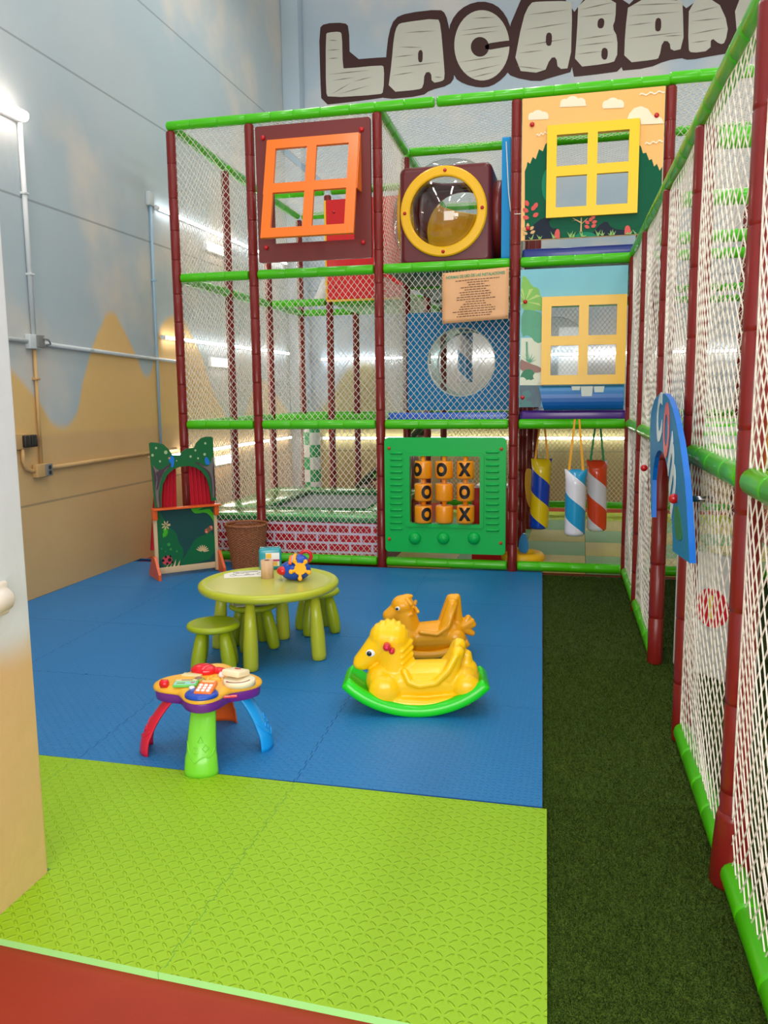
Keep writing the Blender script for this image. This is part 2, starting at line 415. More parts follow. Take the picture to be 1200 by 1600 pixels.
# ------------------------------------------------------------------ artificial turf
def turf():
    import numpy as np
    m = bpy.data.materials.new('turf_blades'); m.use_nodes = True; nb = NB(m)
    px, py, pz = nb.pos()
    n1 = nb.noise(260, 2); n2 = nb.noise(1.2, 3)
    c = nb.mix(nb.sstep(n1, 0.32, 0.68), rgb(18, 44, 9), rgb(84, 104, 32))
    c = nb.mix(nb.m('MULTIPLY', n2, 0.35), c, rgb(24, 52, 12))
    nb.L(c, nb.b.inputs['Base Color']); nb.b.inputs['Roughness'].default_value = 0.7; nb.b.inputs['Specular IOR Level'].default_value = 0.12
    rng = np.random.default_rng(3)
    def patch(x0, x1, y0, y1, n): return np.stack([rng.uniform(x0, x1, n), rng.uniform(y0, y1, n)], 1)
    P = np.concatenate([patch(-0.14, 1.0, 1.1, 3.2, 62000), patch(-0.32, 1.0, 3.2, 5.0, 36000), patch(-0.36, 1.1, 5.0, 7.30, 26000), patch(1.0, 2.2, 1.5, 7.3, 12000)])
    lim = np.where(P[:, 1] < 3.06, -0.046 - 0.042 * (P[:, 1] - 1.846) + 0.004, -0.112 - 0.0455 * (P[:, 1] - 3.06) + 0.004)
    P = P[P[:, 0] > lim]
    n = len(P); a = rng.uniform(0, 2 * np.pi, n); h = rng.uniform(0.010, 0.022, n); w = rng.uniform(0.0012, 0.0024, n) * (0.8 + 0.12 * P[:, 1])
    lx = rng.normal(0, 0.006, n); ly = rng.normal(0, 0.006, n)
    V = np.zeros((n, 3, 3), np.float32)
    V[:, 0, 0] = P[:, 0] - w * np.cos(a); V[:, 0, 1] = P[:, 1] - w * np.sin(a)
    V[:, 1, 0] = P[:, 0] + w * np.cos(a); V[:, 1, 1] = P[:, 1] + w * np.sin(a)
    V[:, 2, 0] = P[:, 0] + lx; V[:, 2, 1] = P[:, 1] + ly; V[:, 2, 2] = h
    V[:, :2, 2] = 0.006
    base = np.array([[-0.36, 1.0, 0.006], [2.4, 1.0, 0.006], [2.4, 7.32, 0.006], [-0.36, 7.32, 0.006],
                     [-0.36, 1.0, 0.001], [2.4, 1.0, 0.001], [2.4, 7.32, 0.001], [-0.36, 7.32, 0.001]], np.float32)
    base[0, 0] = base[4, 0] = -0.02; base[3, 0] = base[7, 0] = -0.30
    verts = np.concatenate([base, V.reshape(-1, 3)])
    me = bpy.data.meshes.new('artificial_turf'); me.vertices.add(len(verts)); me.vertices.foreach_set('co', verts.ravel())
    quads = [(0, 1, 2, 3), (7, 6, 5, 4), (0, 4, 5, 1), (1, 5, 6, 2), (2, 6, 7, 3), (3, 7, 4, 0)]
    nl = 24 + 3 * n; me.loops.add(nl)
    li = np.concatenate([np.array(quads).ravel(), np.arange(3 * n) + 8]).astype(np.int32)
    me.loops.foreach_set('vertex_index', li)
    me.polygons.add(6 + n)
    st = np.concatenate([np.arange(6) * 4, 24 + 3 * np.arange(n)]).astype(np.int32)
    me.polygons.foreach_set('loop_start', st)
    me.update(calc_edges=True); me.validate()
    me.materials.append(m)
    o = bpy.data.objects.new('artificial_turf', me); COL.objects.link(o)
    tag(o, 'dark green artificial turf strip between the foam tiles and the netted corridor', 'artificial turf', None, 'stuff')
turf()
# ------------------------------------------------------------------ wall lamps, conduits
M_TUBE = mat('lamp_tube', (255, 255, 255), 0.4, emit=((250, 252, 255), 20.0))
M_LAMPB = mat('lamp_body', (225, 228, 230), 0.5)
def led_tube(name, p0, p1, label, r=0.016, out=(1, 0, 0)):
    t = thing(name, label, 'tube lamp', p0, 0, 'wall tube lamps')
    d = Vector(p1) - Vector(p0); o = Vector(out)
    G().tube([(0, 0, 0), d], r, 10).obj('tube', M_TUBE, t)
    e = d.normalized()
    G().cyl(-e * 0.02, e * 0.03, r * 1.3).obj('end_cap', M_LAMPB, t)
    G().cyl(d - e * 0.03, d + e * 0.02, r * 1.3).obj('end_cap', M_LAMPB, t)
    mid = d * 0.5 - o * (r + 0.004)
    G().box(mid, (0.02 if abs(out[0]) else d.length, 0.02 if abs(out[1]) else d.length, 0.03), 0).obj('rail', M_LAMPB, t)
zs = (0.985, 2.20, 3.47); wn = ('lowest', 'middle', 'highest')
for z, w in zip(zs, wn):
    led_tube('tube_lamp', (XL + 0.035, 7.9, z), (XL + 0.035, 11.7, z - 0.0), w + ' long white tube lamp running along the left wall behind the frame')
for z, w in zip((0.955, 2.12), ('lower', 'upper')):
    led_tube('tube_lamp', (-3.8, YB - 0.035, z), (3.0, YB - 0.035, z), w + ' long white tube lamp running along the back wall behind the nets', out=(0, -1, 0))
M_WARM = mat('warm_lamp', (255, 236, 224), 0.4, emit=((255, 226, 208), 24.0))
for (z, w) in ((3.29, 'topmost'), (1.99, 'middle'), (0.84, 'lowest')):
    t = thing('bulkhead_lamp', w + ' short bright lamp on the left wall seen through the netting', 'wall lamp', (XL, 9.32, z), 0, 'short wall lamps')
    G().box((0.02, 0, 0), (0.04, 0.62, 0.11), 0, 0.008).obj('housing', M_LAMPB, t)
    G().box((0.05, 0, 0), (0.022, 0.56, 0.085), 0, 0.008).obj('diffuser', M_WARM, t)
t = thing('strip_lamp', 'bright warm strip lamp high on the left wall at the picture edge', 'wall lamp', (XL, 5.3, 3.70))
G().box((0.025, 0, 0), (0.05, 1.1, 0.07), 0, 0.01).obj('housing', M_LAMPB, t)
G().tube([(0.075, -0.53, 0), (0.075, 0.53, 0)], 0.038, 12).obj('diffuser', M_WARM, t)
def wp(y, z, d=0.02): return (XL + d, y, z)
M_PIPE = mat('pipe_bluegrey', (196, 204, 206), 0.5); M_PIPET = mat('pipe_tan', (198, 160, 104), 0.5)
def pipe(label, pts, m, r=0.016, clips=()):
    b = wp(*pts[0]); t = thing('conduit_pipe', label, 'conduit', b, 0, 'wall conduits')
    loc = [Vector(wp(*p)) - Vector(b) for p in pts]
    G().tube(loc, r, 10).obj('pipe', m, t)
    for c in clips:
        q = Vector(wp(*c)) - Vector(b)
        G().box(q, (0.05, 0.05, 0.018), 0, 0.003).obj('clip', m, t)
pipe('pale vertical conduit dropping from the strip lamp on the left wall', [(5.842, 3.66), (5.836, 2.09)], M_PIPE, 0.02, [(5.84, 3.15), (5.84, 2.55)])
pipe('thin conduit below the grey junction box, blue above and tan below', [(5.83, 1.98), (5.82, 1.07)], M_PIPET, 0.014, [(5.825, 1.75)])
pipe('horizontal pale conduit from the grey junction box to the climbing frame', [(5.90, 2.03), (7.2, 1.99), (8.25, 1.965)], M_PIPE, 0.018, [(6.6, 2.012), (7.6, 1.98)])
pipe('short horizontal pale conduit left of the grey junction box', [(4.6, 2.055), (5.77, 2.037)], M_PIPE, 0.018)
pipe('tan horizontal conduit running low along the left wall to the theatre', [(5.90, 1.04), (7.0, 1.045), (8.1, 1.05)], M_PIPET, 0.018, [(6.5, 1.043), (7.4, 1.046)])
pipe('tan curved conduit between the double switch and the lower socket box', [(5.60, 1.21), (5.60, 1.12), (5.63, 1.06), (5.69, 1.035), (5.76, 1.03)], M_PIPET, 0.015)
pipe('pale blue vertical conduit beside the corner post of the climbing frame', [(7.80, 3.49), (7.79, 2.3), (7.78, 1.1)], mat('pipe_blue', (150, 182, 204), 0.5), 0.014, [(7.80, 2.75)])
M_GREYB = mat('grey_plastic', (120, 122, 120), 0.5); M_DK = mat('dark_plastic', (40, 38, 36), 0.4)
t = thing('junction_box', 'grey open junction box where the conduits cross on the left wall', 'junction box', (XL, 5.835, 2.035))
G().box((0.025, -0.02, 0), (0.05, 0.14, 0.11), 0, 0.006).obj('housing', M_PIPE, t)
G().box((0.055, 0.03, 0.005), (0.02, 0.085, 0.095), 0, 0.004).obj('faceplate', M_GREYB, t)
G().tube([(0.065, 0.05, 0.03), (0.08, 0.10, 0.02), (0.075, 0.13, -0.01), (0.06, 0.10, -0.02)], 0.008, 6).obj('cable', M_GREYB, t)
t = thing('socket_box', 'tan wall socket box with dark outlet plate low on the left wall', 'wall socket', (XL, 5.83, 1.03))
G().box((0.025, -0.03, 0), (0.05, 0.15, 0.105), 0, 0.006).obj('housing', M_PIPET, t)
G().box((0.055, 0.035, 0.0), (0.016, 0.08, 0.095), 0, 0.004).obj('faceplate', M_GREYB, t)
G().cyl((0.06, 0.035, 0.02), (0.067, 0.035, 0.02), 0.016, m=0).cyl((0.06, 0.035, -0.022), (0.067, 0.035, -0.022), 0.016).obj('outlet', M_DK, t)
t = thing('double_switch', 'black double switch on a tan plate beside the near stub wall', 'light switch', (XL, 5.63, 1.27))
G().box((0.015, -0.05, 0), (0.03, 0.20, 0.12), 0, 0.005).obj('back_plate', M_PIPET, t)
for k in (0, 1): G().box((0.04, 0.0 + 0.08 * k, 0.0), (0.04, 0.07, 0.095), 0, 0.01).obj('rocker_switch', M_DK, t)
t = thing('junction_box', 'small pale box heading the blue conduit beside the corner post', 'junction box', (XL, 7.80, 3.53))
G().box((0.02, 0, 0), (0.04, 0.10, 0.13), 0, 0.006).obj('housing', M_PIPE, t)
# ------------------------------------------------------------------ painted letters on the back wall
def letters():
    Y = YB
    def A(p): return FY(480 + p[0] * .3, p[1] * .3, Y)
    def B(p): return FY(800 + p[0] / 3.0, p[1] / 3.0, Y)
    M_LB = mat('letter_brown', (66, 36, 32), 0.6); M_LW = mat('letter_planks', (206, 204, 190), 0.6, 0, 0.08, 1.5); M_LG = mat('plank_lines', (140, 132, 122), 0.6)
    t = thing('painted_lettering', 'big painted wooden letters reading LA CABAN on the back wall', 'wall lettering', (0, Y, 0))
    def sh(g, pts, f, d, sm=1): g.prism(smooth_poly([f(p) for p in pts], sm), -d, -d + 0.0015)
    lines = {
     'L': (A, [[(62,150),(90,122),(195,118),(218,140),(222,312),(410,297),(445,300),(445,500),(360,515),(200,535),(75,548),(68,400)]],
           [[(97,180),(110,170),(170,165),(182,180),(186,355),(200,358),(385,340),(402,350),(398,480),(380,493),(110,510),(98,480)]], [],
           [((110,210),(160,211)),((104,262),(172,258)),((110,305),(165,302)),((108,388),(330,365)),((130,420),(250,402)),((125,492),(230,430)),((240,425),(340,400)),((165,490),(325,445))]),
     'A': (A, [[(410,300),(425,170),(455,95),(520,68),(690,48),(722,72),(740,150),(765,260),(770,400),(740,445),(640,470),(600,500),(395,520),(400,480)]],
           [[(470,130),(500,118),(680,95),(695,130),(710,300),(718,410),(700,425),(650,433),(645,375),(612,378),(605,455),(580,468),(420,482),(440,330),(452,190)]],
           [[(578,265),(602,260),(602,320),(590,327),(578,320)]],
           [((510,170),(670,160)),((480,245),(600,247)),((450,298),(560,285)),((460,352),(700,322)),((445,393),(560,375)),((660,400),(705,404))]),
     'C': (A, [[(735,150),(770,75),(830,25),(910,5),(985,25),(1035,80),(1062,150),(1085,230),(1065,350),(1020,410),(960,450),(900,458),(820,440),(765,405),(738,300)]],
           [[(910 + 145 * cos(k * pi / 10), 237 + 185 * sin(k * pi / 10)) for k in range(20)]],
           [[(900 + 48 * cos(k * pi / 8), 245 + 52 * sin(k * pi / 8)) for k in range(16)], [(925,230),(1030,214),(1070,212),(1070,240),(1020,248),(930,264)]],
           [((800,160),(1010,135)),((790,185),(1000,160)),((860,95),(980,90)),((785,325),(1020,290)),((810,380),(1010,335)),((850,405),(980,375))]),
     'A2': (B, [[(-14,130),(20,50),(50,-20),(300,-20),(305,330),(180,365),(120,385),(0,362),(-30,330)]],
           [[(85,15),(120,8),(270,5),(283,15),(275,320),(215,325),(208,268),(180,272),(150,345),(5,330),(50,90)]],
           [[(160,160),(175,152),(188,162),(186,210),(172,218),(158,208)]],
           [((70,70),(270,45)),((55,140),(275,105)),((50,215),(270,180)),((30,250),(150,235)),((15,310),(150,325))]),
     'B': (B, [[(280,-20),(560,-20),(545,160),(540,330),(350,355),(270,362)]],
           [[(312,-10),(488,-10),(485,90),(470,130),(495,175),(492,285),(440,300),(292,317),(305,150)]],
           [[(402,95),(420,84),(434,95),(430,128),(415,136),(400,128)], [(420,232),(435,223),(450,235),(447,275),(432,283),(418,270)]],
           [((320,45),(480,10)),((315,80),(480,62)),((310,185),(480,160)),((305,215),(480,195)),((300,255),(420,240))]),
     'A3': (B, [[(510,-20),(830,-20),(840,270),(800,272),(720,285),(640,320),(480,335)]],
           [[(548,0),(795,0),(800,20),(805,228),(745,242),(738,195),(705,192),(690,272),(670,280),(525,297),(530,150)]],
           [[(672,92),(688,83),(700,95),(698,142),(683,150),(670,142)]],
           [((560,25),(790,15)),((545,75),(790,55)),((540,120),(660,105)),((540,180),(800,150)),((710,170),(800,165))]),
     'N': (B, [[(800,-20),(1200,-20),(1190,225),(1080,240),(940,262),(830,283),(790,272)]],
           [[(830,-5),(960,-5),(1015,115),(1000,200),(975,210),(932,175),(930,238),(840,250),(825,230)], [(1040,-5),(1150,-5),(1140,215),(1060,230)]], [],
           [((840,60),(970,30)),((840,100),(990,85)),((840,160),(1000,130)),((840,200),(920,190))])}
    for k, (f, br, cr, cn, ln) in lines.items():
        g = G(); e = {'L': 0, 'A': .0003, 'C': .0006, 'A2': .0009, 'B': .0012, 'A3': .0015, 'N': .0018}[k]
        for p in br: sh(g, p, f, 0.003 + e)
        g.obj('letter', M_LB, t)
        par = [o for o in t.children][-1]
        g = G()
        for p in cr: sh(g, p, f, 0.0065)
        if k != 'N' or True: g.obj('plank_face', M_LW, par)
        g = G()
        for p in cn: sh(g, p, f, 0.008)
        for (a, b) in ln:
            a = f(a); b = f(b); w = 0.009
            g.prism([(a[0], a[1] - w * .3), ((a[0] + b[0]) / 2, (a[1] + b[1]) / 2 - w), (b[0], b[1] - w * .3), ((a[0] + b[0]) / 2, (a[1] + b[1]) / 2 + w * .5)], -0.0078, -0.0070, 1)
        if g.v: g.obj('counter', [M_LB, M_LG], par)
letters()
# ================================================================== CLIMBING FRAME
XS = [-3.708, -2.942, -1.765, -0.572, 0.645, 1.86]
YS = [7.363, 8.553, 9.743, 10.933]
Z1, Z2, Z3, ZB = 1.33, 2.692, 4.043, 0.071
PR = 0.043
frame = thing('climbing_structure', 'three storey netted climbing frame with brown posts and lime green rails', 'climbing frame', (XS[0], YS[0], 0))
FO = Vector((XS[0], YS[0], 0))
def padprof(L, r, step, seam=0.0025):
    pr = [(0, r * .72), (0.008, r * .94), (0.02, r)]
    n = max(1, int(round(L / step)))
    for i in range(1, n):
        t = L * i / n + random.uniform(-.03, .03)
        pr += [(t - .006, r), (t - .002, r - seam), (t + .002, r - seam), (t + .005, r * 1.012), (t + .02, r)]
    pr += [(L - .02, r), (L - .008, r * .94), (L, r * .72)]
    return pr
def post(par, off, x, y, z0, z1, r=PR, name='post'):
    p0 = Vector((x, y, z0)) - off; p1 = Vector((x, y, z1)) - off
    return G().rev(p0, p1, padprof(z1 - z0, r, 0.29), 16).obj(name, BROWN, par)
def beam(par, off, a, b, r=PR, m=LIME, name='rail', step=0.25):
    a = Vector(a) - off; b = Vector(b) - off
    return G().rev(a, b, padprof((b - a).length, r, step, 0.002), 16).obj(name, m, par)
def net(par, off, O, U, V, pu=0.056, pv=0.068, r=0.0025, bulge=0.02, name='net_panel', m=NET):
    O = Vector(O) - off; U = Vector(U); V = Vector(V); w = U.length; h = V.length; u = U / w; v = V / h; nrm = u.cross(v)
    ph1, ph2 = random.uniform(0, 6), random.uniform(0, 6)
    def P(a, b, lift):
        d = bulge * sin(pi * a / w) * sin(pi * b / h) + 0.004 * sin(9 * a + ph1) * sin(7 * b + ph2)
        sa = 0.006 * sin(5 * b + ph2) * sin(pi * a / w); sb = -0.012 * sin(pi * a / w) * sin(pi * b / h)
        return O + u * (a + sa) + v * (b + sb) + nrm * (d + lift)
    g = G(); sl = pv / pu
    for fam in (1, -1):
        k0 = -int(h / pv) - 2; k1 = int(w / pu) + int(h / pv) + 3
        for k in range(k0, k1):
            a0 = k * pu + 0.3 * pu
            # line: b = fam*sl*(a-a0)
            if fam == 1: lo = max(0, a0); hi = min(w, a0 + h / sl)
            else: lo = max(0, a0 - h / sl); hi = min(w, a0)
            if hi - lo < 0.01: continue
            n = max(1, int((hi - lo) / 0.22))
            vs = []; fs = []
            for i in range(n + 1):
                a = lo + (hi - lo) * i / n
                b = fam * sl * (a - a0)
                b = min(max(b, 0), h)
                c = P(a, b, 0.001 * fam); t = (u + v * sl * fam).normalized(); q = t.cross(nrm)
                vs += [c + nrm * r, c - nrm * r * .5 + q * r * .87, c - nrm * r * .5 - q * r * .87]
            for i in range(n):
                for j in range(3): fs.append((i * 3 + j, i * 3 + (j + 1) % 3, i * 3 + 3 + (j + 1) % 3, i * 3 + 3 + j))
            g.add(vs, fs, 0, False)
    # edge ropes
    for (p, q) in (((0, 0), (w, 0)), ((0, h), (w, h)), ((0, 0), (0, h)), ((w, 0), (w, h))):
        g.tube([P(p[0] + (q[0] - p[0]) * i / 6, p[1] + (q[1] - p[1]) * i / 6, 0) for i in range(7)], 0.003, 4)
    return g.obj(name, m, par, fix=False)
RD = [0, .06, .09, .10]
for i, x in enumerate(XS):
    for j, y in enumerate(YS):
        (None if (i, j) == (1, 1) else post(frame, FO, x, y, 0.0, Z3 - 0.045 - RD[j]))
e = PR + 0.002
def xr(y, z, i0, i1, **k):
    if z == Z3 and y in YS: z = z - RD[YS.index(y)]
    for i in range(i0, i1): beam(frame, FO, (XS[i] + e, y, z), (XS[i + 1] - e, y, z), **k)
def yr(x, z, j0, j1, **k):
    for j in range(j0, j1): beam(frame, FO, (x, YS[j] + e, z - (RD[j] if z == Z3 else 0)), (x, YS[j + 1] - e, z - (RD[j + 1] if z == Z3 else 0)), **k)
# long top rails run over the posts in two lengths with a small gap
beam(frame, FO, (XS[0] - .03, YS[0], Z3), (-1.262, YS[0], Z3)); beam(frame, FO, (-1.242, YS[0], Z3), (XS[4] - .01, YS[0], Z3)); beam(frame, FO, (XS[4] - .02, YS[0], Z3 + .012), (XS[5], YS[0], Z3 + .012), r=.048)
for z in (Z2, Z1): xr(YS[0], z, 0, 5)
xr(YS[0], ZB, 0, 5)
for z in (Z1, Z2): yr(XS[0], z, 0, 3)
for z in (Z3,):
    for i in (0, 2, 3, 4): yr(XS[i], z, 0, 3)
xr(YS[1], Z3, 2, 5); xr(YS[2], Z3, 0, 2); xr(YS[3], Z3, 0, 3)
xr(YS[2], Z2, 0, 2); xr(YS[2], Z2, 3, 5); xr(YS[3], Z2, 0, 5); xr(YS[2], Z1, 0, 3); xr(YS[1], Z1, 2, 4); xr(YS[1], Z2, 2, 4); xr(YS[3], Z1, 0, 5); xr(YS[3], 0.16, 2, 5)
# decks
def deck(x0, x1, y0, y1, z, top, edge, name='deck', front=True):
    c = Vector(((x0 + x1) / 2, (y0 + y1) / 2, z)) - FO
    o = G().box(c, (x1 - x0, y1 - y0, 0.05), 0, 0.01).obj(name, top, frame)
    if front:
        q = Vector(((x0 + x1) / 2, y0 + 0.02, z + 0.015)) - FO
        G().box(q, (x1 - x0 - 0.01, 0.05, 0.085), 0, 0.02).obj('deck_edge_pad', edge, o)
deck(XS[3] + .05, XS[4] - .05, YS[0] + .05, YS[3], Z1 + 0.055, NAVY, PURPLE)
deck(XS[2] + .05, XS[3] - .05, YS[0] + .05, YS[1], Z1 + 0.045, DKGREEN, mat('royal_vinyl', (26, 96, 205), 0.35, 0.3))
deck(XS[3] + .05, XS[4] - .05, YS[0] + .05, YS[3], Z2 + 0.06, DKGREEN, NAVY)
deck(XS[2] + .05, XS[3] - .05, YS[0] + .05, YS[2], Z2 + 0.0, DKGREEN, DKGREEN, front=False)
deck(XS[1] + .05, XS[2] - .05, YS[2] + .05, YS[3] - .05, Z2 - 0.02, mat('deck_lime', (90, 178, 66), 0.5), LIME, front=False)
deck(XS[2] + .05, XS[3] - .05, YS[2] + .05, YS[3] - .05, Z2 - 0.02, DKGREEN, LIME, front=False)
for (z_, h_) in ((Z2 + .075, .05), (Z2 - .085, .035)):
    G().box(Vector(((XS[3] + XS[4]) / 2, YS[2] - .02, z_)) - FO, (XS[4] - XS[3] - .1, .05, h_), 0, .008).obj('beam_pad', mat('pad_rose', (176, 44, 66), .4), frame)
# nets
def nx(i, y, z0, z1, **k): net(frame, FO, (XS[i] + e - .01, y, z0), (XS[i + 1] - XS[i] - 2 * e + .02, 0, 0), (0, 0, z1 - z0), **k)
def ny(x, j, z0, z1, **k): net(frame, FO, (x, YS[j] + e - .01, z0), (0, YS[j + 1] - YS[j] - 2 * e + .02, 0), (0, 0, z1 - z0), **k)
L = ((ZB + .04, Z1 - .04), (Z1 + .04, Z2 - .04), (Z2 + .04, Z3 - .04))
for i in (0, 1):
    for l in (0, 1): nx(i, YS[0], *L[l], bulge=-0.02)
nx(0, YS[0], *L[2]); nx(2, YS[0], *L[1], bulge=-0.02); nx(4, YS[0], *L[2]); nx(4, YS[0], *L[1]); nx(4, YS[0], *L[0])
nx(1, YS[0], 3.955, Z3 - .04, bulge=0)
for j in range(3):
    for l in range(3): ny(XS[0], j, *L[l])
for j in (0, 1):
    for l in (1, 2): ny(XS[2], j, *L[l])
ny(XS[3], 0, *L[2])
for i in range(5):
    for l in (1, 2):
        if not (i in (3, 4) and l == 2): nx(i, YS[3], *L[l])
nx(2, YS[3], *L[0]); nx(3, YS[3], *L[0]); nx(4, YS[3], *L[0])
for i in range(5):
    net(frame, FO, (XS[i] + e, YS[0] + e, Z3 + .005), (XS[i + 1] - XS[i] - 2 * e, 0, 0), (0, YS[2 if i == 3 else 3] - YS[0] - 2 * e, -.10), bulge=-0.03, name='roof_net')
# ================================================================== NETTED CORRIDOR ON THE RIGHT
def xk(y): return 0.400 + 0.0225 * (7.363 - y)
KY = [7.30, 6.199, 4.986, 3.856, 2.707, 1.56]
side = thing('netted_corridor', 'two storey netted corridor with brown posts standing on the dark turf', 'climbing frame', (xk(KY[-1]), KY[-1], 0))
SO = Vector((xk(KY[-1]), KY[-1], 0))
W2 = 1.19
for k, y in enumerate(KY):
    x = xk(y)
    post(side, SO, x, y, 0.0, Z2 + 0.0)
    post(side, SO, xk(y) + W2, y, 0.0, Z2)
for k in range(5):
    y0, y1 = KY[k + 1], KY[k]
    for dx in (0, W2):
        a = (xk(y0) + dx, y0 + e, 0); b = (xk(y1) + dx, y1 - e, 0)
        def at(z): return (a[0], a[1], z), (b[0], b[1], z)
        if k == 0: beam(side, SO, (a[0], y0, Z2 + .03), (b[0], y1 + .02, Z2 + .03))
        else: beam(side, SO, (a[0], y0 - .0, Z2 + .03), (b[0], y1, Z2 + .03))
        if not (k == 2 and dx == 0):
            beam(side, SO, *at(Z1)); beam(side, SO, *at(ZB))
        elif k == 2: pass
    beam(side, SO, (xk(y0) + e, y0, Z1), (xk(y0) + W2 - e, y0, Z1))
    beam(side, SO, (xk(y0) + e, y0, Z2 - .06), (xk(y0) + W2 - e, y0, Z2 - .06))
    U = Vector((xk(y0) - xk(y1), y0 - y1, 0)); sh = U.normalized()
    O = Vector((xk(y1), y1, 0)) + sh * e
    UU = U - sh * 2 * e
    if k == 2:
        net(side, SO, O + Vector((-.01, 0, Z1 + .02)), UU, (0, 0, Z2 - Z1 - .04), r=0.0025, pu=.072, pv=.084)
    else:
        net(side, SO, O + Vector((-.01, 0, Z1 + .03)), UU, (0, 0, Z2 - Z1 - .04), r=0.0025, pu=.072, pv=.084)
        net(side, SO, O + Vector((-.01, 0, ZB + .03)), UU, (0, 0, Z1 - ZB - .06), r=0.0025, pu=.072, pv=.084)
yF = KY[4]; G().rev(Vector((xk(yF), yF, 0)) - SO, Vector((xk(yF), yF, .26)) - SO, [(0, .058), (.02, .066), (.12, .060), (.235, .052), (.26, .046)], 18).obj('foot_sleeve', BROWN, side)
# white far netting of the corridor
for k in range(5):
    y0, y1 = KY[k + 1], KY[k]
    net(side, SO, (xk(y1) + W2, y1 - e, ZB + .03), (xk(y0) - xk(y1), y0 - y1 + 2 * e, 0), (0, 0, Z1 - ZB - .06))
    net(side, SO, (xk(y1) + W2, y1 - e, Z1 + .03), (xk(y0) - xk(y1), y0 - y1 + 2 * e, 0), (0, 0, Z2 - Z1 - .04))
# board with the number 1 inside the corridor
yq, zq = FX(1112, 950, 0.72)
t = thing('number_board', 'pale padded board with a red disc and yellow number 1 behind the right net', 'soft play board', (0.72, yq, 0.006), radians(42))
G().box((0.03, 0, 0.36), (0.05, 0.54, 0.70), 0, 0.02).obj('board', mat('pale_vinyl', (214, 216, 212), 0.45), t)
zz = zq - .006
d = G().cyl((0.006, 0, zz), (-0.006, 0, zz), 0.108, n=32).obj('disc', mat('disc_red', (226, 24, 48), 0.45), t)
vs, fs = text_geo('1', 0.17, 0.002, 0.007)
G().add([(-0.009 - v.z * .5, -v.x, zz + v.y) for v in vs], fs, 0).obj('digit', mat('digit_yellow', (240, 206, 60), 0.45), d)
t = thing('soft_ramp', 'yellow and red soft ramp up on the corridor deck behind the right net', 'soft play block', (1.0, 3.3, Z1 + .02))
g = G(); g.prism([(-.45, 0), (.45, 0), (.45, .08), (-.1, .42), (-.45, .42)], -.3, .3, 0, mp=lambda a, b, d: (d, a, b)); g.obj('wedge', YEL, t)
g = G(); g.box((-.02, .52, .12), (.5, .12, .24), 0, .02); g.obj('bolster', RED, t)
c = Vector((1.0, 4.4, Z1)) - SO
G().box((xk(4.4) + W2 / 2 - SO.x, 4.43 - SO.y, Z1 + .0), (W2 - .1, 5.6, .04), 0, .01).obj('deck', mat('corridor_deck', (190, 196, 190), .5), side)
# ================================================================== TRAMPOLINE CORNER
PLY = YS[2]
tr = thing('trampoline_platform', 'padded trampoline platform with brick patterned front at the frame base', 'trampoline', (XS[0] + .06, YS[0] + 0.05, 0))
TW = XS[2] - XS[0] - .12; TD = PLY - YS[0] - .08; TZ = 0.47
def brick_mat():
    m = bpy.data.materials.new('brick_print'); m.use_nodes = True; nb = NB(m)
    t = nb.nt.nodes.new('ShaderNodeTexCoord'); mp = nb.nt.nodes.new('ShaderNodeMapping'); nb.L(t.outputs['Object'], mp.inputs[0])
    mp.inputs['Rotation'].default_value = (pi / 2, 0, 0); mp.inputs['Location'].default_value = (0.05, 0.04, 0)
    b = nb.nt.nodes.new('ShaderNodeTexBrick'); nb.L(mp.outputs[0], b.inputs['Vector'])
    b.inputs['Color1'].default_value = rgb(186, 8, 36); b.inputs['Color2'].default_value = rgb(166, 6, 32); b.inputs['Mortar'].default_value = rgb(206, 190, 214)
    b.inputs['Scale'].default_value = 1.0; b.inputs['Mortar Size'].default_value = 0.011; b.inputs['Mortar Smooth'].default_value = 0.0
    b.inputs['Brick Width'].default_value = 0.215; b.inputs['Row Height'].default_value = 0.088
    nb.L(b.outputs[0], nb.b.inputs['Base Color']); nb.b.inputs['Roughness'].default_value = 0.4
    return m
G().box((TW / 2, 0.015, TZ / 2 + .01), (TW, 0.03, TZ - .10)).obj('brick_skirt', brick_mat(), tr)
PAD = mat('pad_green', (96, 190, 104), 0.16, 0.6); PAD2 = mat('pad_edge_green', (20, 110, 50), 0.3, .4)
bx0, bx1, by0, by1 = 0.55, TW - 0.22, 0.42, TD - 0.42
g = G()
g.box((TW / 2, by0 / 2 + .0, TZ - .02), (TW, by0, .06), 0, .015)
g.box((TW / 2, (by1 + TD) / 2, TZ - .02), (TW, TD - by1, .06), 0, .015)
g.box((bx0 / 2, (by0 + by1) / 2, TZ - .02), (bx0, by1 - by0, .06), 0, .01)
g.box(((bx1 + TW) / 2, (by0 + by1) / 2, TZ - .02), (TW - bx1, by1 - by0, .06), 0, .01)
g.obj('pad', PAD, tr)
G().box((TW / 2, 0.012, TZ - .035), (TW, .04, .05), 0, .01).obj('pad_edge', PAD2, tr)
G().box(((bx0 + bx1) / 2, (by0 + by1) / 2, TZ - .035), (bx1 - bx0, by1 - by0, .012)).obj('jump_bed', mat('bed_grey', (128, 134, 136), 0.5), tr)
g = G()
for (x0, y0, x1, y1) in ((bx0, by0, bx1, by0), (bx1, by0, bx1, by1), (bx1, by1, bx0, by1), (bx0, by1, bx0, by0)):
    g.tube([(x0, y0, TZ + .0), (x1, y1, TZ + .0)], .022, 8)
g.obj('bed_border', PAD2, tr)
